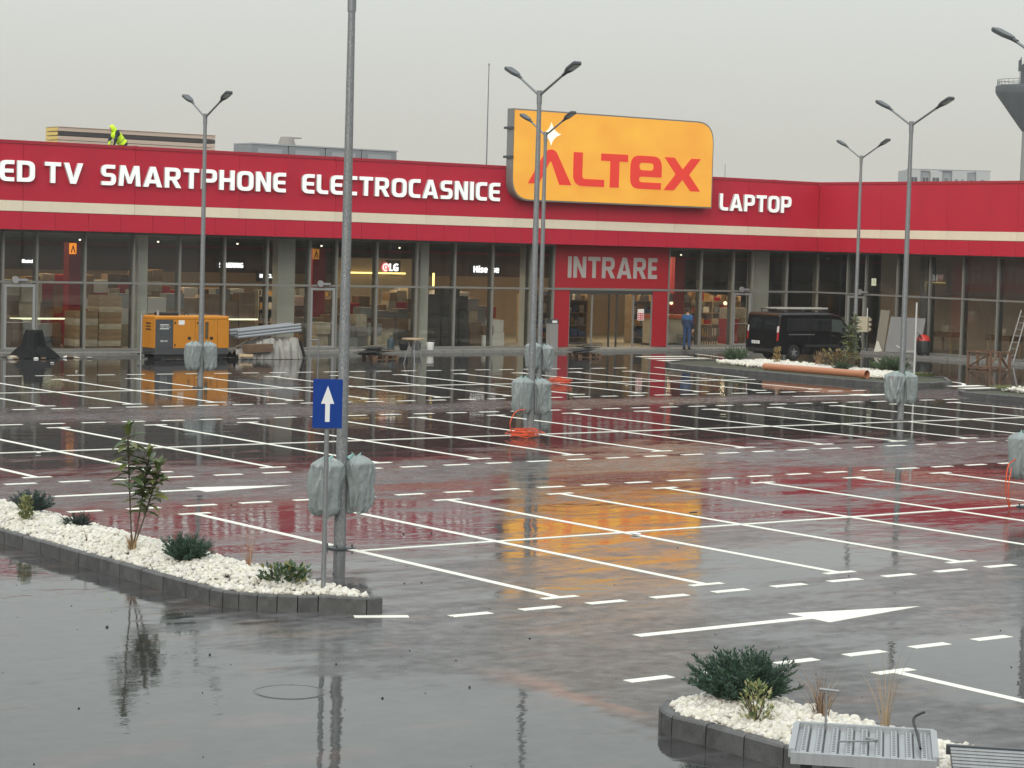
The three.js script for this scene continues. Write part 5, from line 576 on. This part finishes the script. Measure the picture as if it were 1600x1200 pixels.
// ------------------------------------------------------------------ far off: flats and a water tower in the haze
const FAR = (rx, ry, d) => { const q = V3(rx, ry, -1).applyEuler(new THREE.Euler(0, -0.63809, 0)); return V3(camera.position.x + q.x * d, camera.position.y + q.y * d, camera.position.z + q.z * d); };
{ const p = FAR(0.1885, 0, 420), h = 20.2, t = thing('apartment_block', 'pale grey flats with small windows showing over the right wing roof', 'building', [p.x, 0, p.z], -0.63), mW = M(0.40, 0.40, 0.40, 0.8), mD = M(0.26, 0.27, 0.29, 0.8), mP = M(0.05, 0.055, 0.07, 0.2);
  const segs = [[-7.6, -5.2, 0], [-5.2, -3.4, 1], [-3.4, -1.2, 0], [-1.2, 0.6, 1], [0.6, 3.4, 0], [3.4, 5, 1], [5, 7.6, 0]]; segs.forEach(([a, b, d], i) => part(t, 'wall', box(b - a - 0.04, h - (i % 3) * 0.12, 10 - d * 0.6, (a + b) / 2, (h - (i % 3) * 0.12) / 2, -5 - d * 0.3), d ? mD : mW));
  for (const [x, w, y] of [[-6.4, 1.3, 18.3], [-4.3, 1.2, 18.3], [-2.4, 1.3, 18.3], [-0.5, 0.7, 18.3], [1.4, 0.6, 18.1], [2.5, 0.5, 18.1], [4.2, 0.7, 18.1], [6.2, 0.6, 18.1]]) for (const dy of [0, -3, -6]) { const f = part(t, 'window', box(w, 1.2, 0.12), mW, [x, y + dy, 0.02]); part(f, 'glass', box(w - 0.14, 1.06, 0.04), mP, [0, 0, 0.06]); part(f, 'bar', box(0.07, 1.06, 0.03), mW, [0, 0, 0.09]); }
  part(t, 'parapet', [box(15.4, 0.25, 0.3, 0, h + 0.05, -0.2)], mD); }
{ const p = FAR(0.2222, 0, 500), t = thing('water_tower', 'flared concrete water tower with railing and aerials at the right edge', 'water tower', [p.x, 0, p.z]), mC = M(0.075, 0.085, 0.10, 0.8, { map: tConcrete });
  const prof = (l) => new THREE.LatheGeometry(l.map((q) => new THREE.Vector2(...q)), 32);
  part(t, 'shaft', prof([[1.55, 0], [1.2, 32.2]]), M(0.22, 0.22, 0.21, 0.8)); part(t, 'tank', prof([[0.01, 32.0], [1.3, 32.1], [7.0, 39.9], [7.3, 40.6], [7.3, 41.8], [7.0, 42.0], [0.01, 42.3]]), mC); part(t, 'cap', prof([[1.9, 42], [1.9, 46.5], [1.6, 46.8], [0.01, 46.9]]), mC);
  const rail = []; for (let k = 0; k < 36; k++) { const a = k / 36 * 6.283; rail.push(rod(V3(6.9 * Math.cos(a), 41.9, 6.9 * Math.sin(a)), V3(6.9 * Math.cos(a), 43.2, 6.9 * Math.sin(a)), 0.05, 0.05, 4)); } rail.push(new THREE.TorusGeometry(6.9, 0.05, 4, 48).rotateX(Math.PI / 2).translate(0, 43.2, 0), new THREE.TorusGeometry(6.9, 0.05, 4, 48).rotateX(Math.PI / 2).translate(0, 42.6, 0)); part(t, 'railing', rail, mC);
  for (const a of [2.2, 2.9, 3.5, 4.2]) part(t, 'aerial', [rod(V3(2.2 * Math.cos(a), 42, 2.2 * Math.sin(a)), V3(2.2 * Math.cos(a), 48.2, 2.2 * Math.sin(a)), 0.07), box(0.4, 2.4, 0.25, 2.4 * Math.cos(a), 46.4, 2.4 * Math.sin(a))], mC); part(t, 'camera_mast', [rod(V3(-4.2, 42, 2.4), V3(-4.2, 44.6, 2.4), 0.08), box(0.5, 0.4, 0.5, -4.2, 44.8, 2.4)], mC); }

// ------------------------------------------------------------------ galvanised decking pieces in the foreground, over the near island
{ const t = thing('steel_decking', 'galvanised ribbed steel deck tray with wire handles, nearest the viewer', 'steel decking', [-4.78, 0.0, 15.0], -0.80), W = 1.06, D = 1.02, y = 0.58, mZ = M(0.50, 0.52, 0.54, 0.36, { metalness: 0.55, map: tSpangle });
  part(t, 'tray', [box(W, 0.012, D, 0, y, 0)], mZ);
  part(t, 'rim', [box(W + 0.06, 0.07, 0.05, 0, y + 0.02, -D / 2 - 0.025), box(W + 0.06, 0.09, 0.05, 0, y - 0.01, D / 2 + 0.025), box(0.05, 0.07, D, -W / 2 - 0.025, y + 0.02, 0), box(0.05, 0.07, D, W / 2 + 0.025, y + 0.02, 0)], mZ);
  for (let k = 0; k < 9; k++) { const x = -W / 2 + 0.06 + k * (W - 0.12) / 8; part(t, 'rib', rbox(0.055, 0.03, D - 0.02, 0.01, x, y + 0.021, 0), mZ); if (k < 8) part(t, 'groove', box(0.012, 0.004, D - 0.04, x + 0.036, y + 0.008, 0), mat.black); }
  part(t, 'perforations', Array.from({ length: 9 * 15 }, (_, q) => new THREE.CylinderGeometry(0.013, 0.013, 0.004, 8).translate(-W / 2 + 0.06 + (q % 9) * (W - 0.12) / 8, y + 0.0365, -D / 2 + 0.07 + Math.floor(q / 9) * 0.063)), M(0.12, 0.12, 0.125, 0.6)).userData.kind = 'stuff';
  for (const [x, z] of [[-0.45, -0.4], [0.45, -0.4], [-0.45, 0.4], [0.45, 0.4]]) part(t, 'leg', box(0.07, y - 0.04, 0.07, x, (y - 0.04) / 2, z), mat.black);
  part(t, 'wire_handle', [rod(V3(-0.32, y + 0.02, -0.5), V3(-0.32, y + 0.34, -0.52), 0.009), rod(V3(-0.38, y + 0.34, -0.52), V3(-0.22, y + 0.33, -0.52), 0.012)], mat.galv); part(t, 'wire_handle', tube([V3(0.44, y + 0.05, 0.2), V3(0.42, y + 0.08, -0.2), V3(0.4, y + 0.16, -0.5), V3(0.48, y + 0.2, -0.52)], 0.011, 20, 6), mat.black); part(t, 'loose_bar', [rod(V3(-0.2, y + 0.05, 0.12), V3(0.08, y + 0.05, 0.02), 0.008), rod(V3(0.02, y + 0.055, -0.04), V3(0.1, y + 0.055, 0.04), 0.014)], mat.galv);
}
{ const t = thing('slatted_decking', 'slatted steel decking with dark gaps at the bottom right corner', 'steel decking', [-3.72, 0, 15.85], -0.80), y = 0.46; for (let k = 0; k < 9; k++) part(t, 'slat', rbox(1.3, 0.02, 0.06, 0.008, 0, y, -0.48 + k * 0.125), M(0.36, 0.37, 0.38, 0.4, { metalness: 0.5, map: tSpangle })); part(t, 'under_sheet', box(1.26, 0.01, 1.08, 0, y - 0.075, 0), mat.black); part(t, 'frame', [box(0.05, 0.06, 1.1, -0.62, y - 0.05, 0), box(0.05, 0.06, 1.1, 0.62, y - 0.05, 0), box(1.36, 0.08, 0.05, 0, y - 0.02, -0.56)], mat.darkMetal); for (const [x, z] of [[-0.6, -0.5], [0.6, -0.5], [-0.6, 0.5], [0.6, 0.5]]) part(t, 'leg', box(0.06, y - 0.07, 0.06, x, (y - 0.07) / 2, z), mat.black); }
// ------------------------------------------------------------------ inside the shop: stock, shelving, lit brand signs and lamps
const mGlow = (r, g, b) => new THREE.MeshPhysicalMaterial({ color: lin(0.6, 0.6, 0.6), emissive: lin(r, g, b), roughness: 0.5 });
const R7 = rng(700);
const carton = rbox(1, 1, 1, 0.01, 0, 0.5, 0, 1);
function boxAt(name, label, cat, x, y, z, w, h, d, m, group, ry = 0) { const o = solo(name, carton, m, label, cat, [x, y, z], [0, ry, 0], group); o.scale.set(w, h, d); return o; }
// flat packs on pallets behind the third bay
for (const [x, w, n, h, z] of [[20.35, 0.9, 5, 0.26, -51.2], [21.35, 0.95, 9, 0.21, -51.3]]) { for (let k = 0; k < n; k++) boxAt('flat_pack', 'flat-packed carton in the strapped stacks behind the third window', 'carton', x + R7.r(-0.02, 0.02), FY + 0.12 + k * (h + 0.004), z, w, h, 1.0, k % 3 ? mat.card : mat.cardPale, 'flat packs in the window'); boxAt('stock_pallet', 'low wooden pallet under the flat packs in the window', 'pallet', x, FY, z, w + 0.06, 0.115, 1.05, mat.wood, 'pallets under the flat packs'); }
// cartons and appliances massed behind each bay
function stack(x0, x1, z, top, mats, name, label, cat, group, wr = [0.45, 0.75], hr = [0.35, 0.8]) { let x = x0; while (x < x1 - 0.3) { const w = Math.min(R7.r(...wr), x1 - x); let y = FY; while (y < top - 0.25) { const h = Math.min(R7.r(...hr), top - y + 0.2); boxAt(name, label, cat, x + w / 2, y, z + R7.r(-0.06, 0.06), w - 0.015, h - 0.005, R7.r(0.45, 0.7), R7.pick(mats), group, R7.r(-0.03, 0.03)); y += h; } x += w; } }
stack(15.4, 19.7, -53.4, 2.5, [mat.card, mat.cardPale, mat.applWhite, mat.cardDark], 'carton', 'boxed appliance piled behind the window by the black-sheeted heap', 'carton', 'stock behind the left windows', [0.5, 0.9], [0.4, 0.85]);
stack(22.9, 28.3, -53.6, 2.2, [mat.applWhite, mat.applGrey, mat.card, mat.cardPale, mat.applGrey], 'carton', 'appliance or carton piled behind the windows above the generator', 'carton', 'stock behind the generator windows', [0.55, 0.9], [0.45, 0.9]);
stack(25.9, 28.0, -51.6, 2.1, [mat.cardDark], 'dark_carton', 'tall dark brown carton behind the window right of the generator', 'carton', 'dark brown cartons in the window', [0.6, 0.85], [0.8, 1.2]);
stack(31.0, 36.4, -53.2, 1.5, [mat.cardDark, mat.card, mat.applGrey, mat.interior], 'carton', 'brown carton stacked below the yellow-lit display wall', 'carton', 'stock below the lit display wall');
stack(35.9, 38.4, -51.6, 2.45, [M(0.03, 0.03, 0.032, 0.35), M(0.045, 0.043, 0.04, 0.35)], 'wrapped_carton', 'black film-wrapped carton in the dark stack left of the entrance', 'carton', 'black film-wrapped stock', [0.8, 1.1], [0.5, 0.8]);
stack(38.6, 41.4, -53.6, 1.9, [mat.card, mat.applGrey, mat.redSheet, mat.cardPale], 'carton', 'mixed carton piled behind the glass just left of the entrance', 'carton', 'stock by the entrance');
stack(58.4, 63, -51.8, 1.2, [mat.cardDark, mat.interior], 'carton', 'dim carton inside the unfinished corner of the wing', 'carton', 'stock in the corner');
{ const R = rng(77); for (const z of [-43.6, -40.2, -37.9]) { const t = thing('work_bench', { '-43.6': 'dim work bench inside the wing behind the leaning boards', '-40.2': 'timber work bench inside the wing with a dried arrangement', '-37.9': 'low timber bench inside the wing near the ladder' }[z], 'bench', [59.6, FY, z]); part(t, 'bench_top', box(0.9, 0.22, 1.4, 0, 0.85, 0), mat.wood); for (const [a, b] of [[-0.38, -0.6], [0.38, -0.6], [-0.38, 0.6], [0.38, 0.6]]) part(t, 'leg', box(0.07, 0.74, 0.07, a, 0.37, b), mat.woodPale); boxAt('carton', `carton on the bench inside the wing, ${z < -43 ? 'farthest' : z < -39 ? 'middle' : 'nearest'} bench`, 'carton', 59.6, FY + 0.965, z, 0.35, 0.3, 0.4, mat.cardPale); } }
for (const [a, b, top, lab] of [[15.2, 19.6, 2.6, 'the left windows'], [19.6, 25.5, 2.9, 'the windows left of the pipe bundle'], [25.5, 29.6, 2.4, 'the window by the pale column'], [31.0, 36.5, 2.0, 'the windows right of the second glass door'], [36.5, 41.4, 2.3, 'the dark film-wrapped stock']]) {
  stack(a, b, -54.9, top, [mat.card, mat.cardPale, mat.cardDark, mat.card, mat.applWhite, mat.redSheet], 'carton', `carton in the second rank behind ${lab}`, 'carton', `second rank of stock behind ${lab}`, [0.4, 0.8], [0.3, 0.6]);
}
stack(17.9, 19.9, -52.2, 1.0, [mat.cardDark, M(0.04, 0.05, 0.07, 0.5), mat.applGrey], 'dark_carton', 'low dark carton in front of the horizontal shelf light', 'carton', 'low dark cartons in the second window', [0.4, 0.7], [0.4, 0.6]);
stack(30.9, 34.9, -51.7, 1.25, [mat.cardDark, mat.interior, mat.applGrey, mat.cardPale], 'carton', 'low carton close to the glass behind the trestle table', 'carton', 'low stock behind the trestle', [0.5, 0.9], [0.4, 0.7]);
stack(38.7, 40.6, -51.9, 1.1, [mat.card, mat.cardDark, mat.applWhite], 'carton', 'low carton close to the glass left of the grey cabinet', 'carton', 'low stock left of the cabinet', [0.4, 0.7], [0.3, 0.6]);
stack(54.0, 57.0, -52.6, 1.6, [mat.cardPale, mat.card, mat.redSheet], 'carton', 'carton piled inside behind the black van', 'carton', 'stock behind the van', [0.4, 0.8], [0.3, 0.6]);
// gondola shelving down the sales floor
function gondola(x, z, n, label, warm) {
  const t = thing('shop_shelving', label, 'shelving', [x, FY, z]), W = 3.6, m = warm ? mat.woodPale : M(0.28, 0.27, 0.25, 0.5); part(t, 'back_panel', box(W, 2.2, 0.04, 0, 1.1, -0.3), M(0.22, 0.2, 0.17, 0.7)); for (const s of [-1, 0, 1]) part(t, 'upright', box(0.05, 2.2, 0.5, s * W / 2, 1.1, 0), m);
  for (let k = 0; k < 4; k++) { part(t, 'shelf_board', box(W - 0.05, 0.04, 0.5, 0, 0.25 + k * 0.56, 0), m); }
  const goods = [mat.card, mat.cardPale, mat.redSheet, mat.applWhite, mat.applGrey, M(0.45, 0.25, 0.05, 0.6), M(0.06, 0.1, 0.2, 0.5)];
  for (let k = 0; k < 4; k++) { let q = -W / 2 + 0.12; while (q < W / 2 - 0.25) { const w = R7.r(0.18, 0.5), h = R7.r(0.15, 0.42); if (Math.abs(q + w / 2) > 0.05) boxAt('shelf_goods', `small boxed article on ${label.replace(/^(long |warm )?/, 'the ')}`, 'box', x + q + w / 2, FY + 0.275 + k * 0.56, z, w - 0.03, h, 0.34, R7.pick(goods), 'goods on ' + label); q += w + (R7() < 0.25 ? 0.12 : 0.01); } }
  return t;
}
gondola(18.2, -56.2, 4, 'shop shelving far inside behind the left glass door'); gondola(24.6, -56.6, 4, 'shop shelving far inside above the generator'); gondola(32.6, -56.2, 4, 'shop shelving inside below the yellow-lit display'); gondola(39.6, -57, 4, 'shop shelving inside left of the entrance'); gondola(44.9, -53.9, 4, 'shop shelving straight behind the entrance doors', true); gondola(50.9, -53.6, 4, 'warm shop shelving right of the entrance behind the standing person', true); gondola(54.9, -54.6, 4, 'shop shelving inside above the black van', true);
{ const t = thing('counter_stand', 'pale counter with an orange-red edge inside right of the entrance', 'counter', [49.6, FY, -51.6]); part(t, 'counter_top', box(2.4, 0.16, 0.7, 0, 1.3, 0), M(0.5, 0.12, 0.05, 0.5)); part(t, 'front', box(2.2, 1.2, 0.5, 0, 0.62, 0), mat.cardPale); part(t, 'plinth', box(2.3, 0.1, 0.6, 0, 0.05, 0.0), mat.dark); }
{ const t = thing('queue_railing', 'low wooden railing inside behind the glass right of the person', 'railing', [51.3, FY, -50.9]); for (let k = 0; k < 12; k++) part(t, 'baluster', box(0.04, 0.8, 0.04, -0.8 + k * 0.145, 0.4, 0), mat.cardDark); part(t, 'rail', box(1.75, 0.06, 0.06, 0, 0.83, 0), mat.cardDark); }
solo('stock_trolley', [beam(V3(0, 0.5, 0), V3(1.0, 0.42, 0), 0.5, 0.04), beam(V3(0.1, 0.1, 0.2), V3(0.1, 0.5, 0.2), 0.04, 0.04), beam(V3(0.9, 0.1, 0.2), V3(0.9, 0.45, 0.2), 0.04, 0.04), beam(V3(0.1, 0.1, -0.2), V3(0.1, 0.5, -0.2), 0.04, 0.04), beam(V3(0.9, 0.1, -0.2), V3(0.9, 0.45, -0.2), 0.04, 0.04), beam(V3(0, 0.1, 0), V3(1.0, 0.1, 0), 0.5, 0.03)], mat.applGrey, 'low metal stock trolley on the floor right of the person', 'trolley', [49.9, FY, -50.9]);
// red pillars with small lit logo plates
for (const [x, label] of [[21.15, 'red pillar inside carrying a glowing orange plate, behind the left windows'], [32.15, 'red pillar inside carrying a dim orange plate, beside the second glass door'], [51.9, 'dark red display pillar inside, right of the standing person']]) { const t = thing('red_pillar', label, 'pillar', [x, FY, -53.6]), lit = x < 22; part(t, 'pillar', box(0.62, 4.3, 0.5, 0, 2.15, 0), M(0.30, 0.012, 0.02, 0.6)); if (x < 50) { const q = part(t, 'logo_plate', rbox(0.3, 0.42, 0.05, 0.03), new THREE.MeshPhysicalMaterial({ color: lin(0.6, 0.22, 0.02), emissive: lit ? lin(1.1, 0.34, 0.02) : lin(0.30, 0.12, 0.01), roughness: 0.5 }), [-0.18, 3.77, 0.275]); part(q, 'logo_mark', ext(path('M-.11 -.16 L0 .16 L.11 -.16 L.06 -.16 L0 .03 L-.06 -.16 Z'), 0.01), M(0.25, 0.02, 0.01, 0.5), [0, 0, 0.026]);  } }
// lit brand lettering on the back frieze
function brand(s, x0, x1, y0, h, z, label, c = [2.2, 2.25, 2.3]) { const t = thing('lit_brand_sign', label, 'lit sign', [x0, y0, z]); part(t, 'lit_lettering', textIn(s, 0, x1 - x0, 0, h, 0.04), mGlow(...c)); part(t, 'sign_back', box(x1 - x0 + 0.3, h + 0.3, 0.04, (x1 - x0) / 2, h / 2, -0.03), mat.dark); return t; }
const sp = (px, z) => px; // brand positions below are in metres along the shop
brand('LG', 39.4, 39.87, 3.14, 0.34, -59.05, 'white lit two-letter brand sign beside a round red emblem'); { const t = thing('lit_brand_emblem', 'round red lit emblem on the back frieze beside two white letters', 'lit sign', [39.17, 3.31, -59.0]); part(t, 'disc', new THREE.CylinderGeometry(0.22, 0.22, 0.04, 28).rotateX(Math.PI / 2), mGlow(0.75, 0.05, 0.1)); part(t, 'ring', new THREE.TorusGeometry(0.15, 0.022, 6, 24, 5).translate(0, 0, 0.03), mGlow(1.6, 1.5, 1.5)); part(t, 'mark', box(0.04, 0.14, 0.02, 0, 0, 0.03), mGlow(1.6, 1.5, 1.5)); }
brand('Electrolux', 22.75, 23.4, 3.17, 0.15, -61.9, 'small white lit brand sign seen through the leftmost window'); brand('SAMSUNG', 32.2, 33.4, 3.12, 0.22, -61.9, 'bright white lit brand sign above the generator'); brand('Hisense', 46.15, 47.65, 3.1, 0.33, -61.9, 'white lit brand sign left of the entrance'); brand('Ne CL', 34.29, 34.92, 2.69, 0.17, -61.9, 'small white lit sign low beside the pale column');
solo('exit_sign', box(0.02, 0.34, 0.42), new THREE.MeshPhysicalMaterial({ roughness: 0.5, emissive: 0xffffff, emissiveIntensity: 0.8, emissiveMap: canvasTex(96, 80, (c) => { c.fillStyle = '#d9dcb8'; c.fillRect(0, 0, 96, 80); c.fillStyle = '#1f3a28'; c.fillRect(14, 16, 14, 48); c.fillRect(60, 16, 22, 48); c.fillStyle = '#d9dcb8'; c.fillRect(66, 22, 10, 42); c.beginPath(); }) }), 'small lit exit sign hanging inside the wing', 'exit sign', [59.4, 3.2, -48.2]);
// yellow LED strips round the display wall, and shelf lights
const strip = (label, x, y, z, w, h) => { solo('light_strip', box(w, h, 0.05), mGlow(2.6, 1.9, 0.55), label, 'light strip', [x, y, z]); const l = new THREE.RectAreaLight(new THREE.Color(1, 0.75, 0.25), 1.2, w, h); l.position.set(x, y, z + 0.06); l.lookAt(x, y, z + 3); scene.add(l); };
strip('long yellow light strip over the display wall', 38.6, 3.04, -59.0, 3.3, 0.07); strip('short upright yellow light strip right of the display wall', 41.27, 2.8, -58.2, 0.08, 0.6); strip('upright yellow light strip left of the display wall', 37.0, 2.75, -59.0, 0.06, 0.5);
solo('display_wall', box(4.6, 3.6, 0.1), M(0.30, 0.25, 0.19, 0.8), 'brown display wall framed by yellow light strips', 'display wall', [38.9, FY + 1.8, -59.2]);
for (const [x, y, z, w, label] of [[19.3, 1.2, -52.5, 2.5, 'horizontal shelf light behind the second window'], [27.2, 1.25, -51.1, 1.5, 'horizontal shelf light behind the pipe bundle'], [16.6, 3.05, -60, 0.8, 'short bluish shelf light at the far left']]) { solo('shelf_light', box(w, 0.06, 0.06), mGlow(1.3, 1.35, 0.85), label, 'shelf light', [x, y, z]); }
// small spots on the window rail, and long panel lamps in the ceiling behind the bulkhead that light the sales floor
const ord = ['leftmost', 'second', 'third', 'fourth', 'fifth', 'sixth', 'seventh', 'eighth', 'ninth', 'tenth'];
[16.4, 20.3, 23.6, 27.1, 31.0, 34.8, 39.6, 45.0, 50.2, 55.3].forEach((x, i) => { const t = thing('ceiling_spot', `small lit spotlight on the window rail, ${ord[i]} from the left`, 'spotlight', [x, 4.42, -51.33], 0, 'ceiling spotlights along the shop window'); part(t, 'housing', new THREE.CylinderGeometry(0.05, 0.06, 0.14, 12).translate(0, -0.09, 0), mat.black); part(t, 'bulb', new THREE.SphereGeometry(0.045, 10, 8).translate(0, -0.18, 0), mGlow(2, 1.75, 1.4)); });
[[16.8, 26], [21.6, 26], [26.4, 26], [31.2, 26], [36, 26], [40.4, 28], [45, 34], [49.8, 52], [54.4, 44]].forEach(([x, k], i) => {
  const t = thing('panel_lamp', `long warm ceiling panel lamp over the sales floor, ${ord[i]} from the left`, 'ceiling lamp', [x, 4.6, -54.6], 0, 'ceiling panel lamps'); part(t, 'casing', box(2.5, 0.05, 0.64, 0, 0, 0), mat.applGrey); part(t, 'diffuser', box(2.4, 0.01, 0.56, 0, -0.032, 0), mGlow(1.6, 1.3, 0.85));
  const l = new THREE.RectAreaLight(new THREE.Color(1, 0.78, 0.48), k, 2.4, 0.56); l.position.set(x, 4.55, -54.6); l.lookAt(x, 0, -54.6); scene.add(l);
});
[[51.57, -53.5, 'warm bulb low over the counter right of the entrance'], [54.85, -53.4, 'warm bulb over the shelving behind the narrow glass door']].forEach(([x, z, label]) => { const t = thing('pendant_lamp', label, 'lamp', [x, 4.62, z]); part(t, 'cord', rod(V3(0, -2.55, 0), V3(0, 0, 0), 0.008, 0.008, 5), mat.black); part(t, 'bulb', new THREE.SphereGeometry(0.09, 14, 10).translate(0, -2.64, 0), mGlow(1.8, 1.5, 0.9)); const l = new THREE.PointLight(new THREE.Color(1, 0.78, 0.45), 1.6); l.position.set(x, 1.98, z); l.shadow.radius = 4.5; l.castShadow = true; scene.add(l); });

shade(scene);
renderer.render(scene, camera);
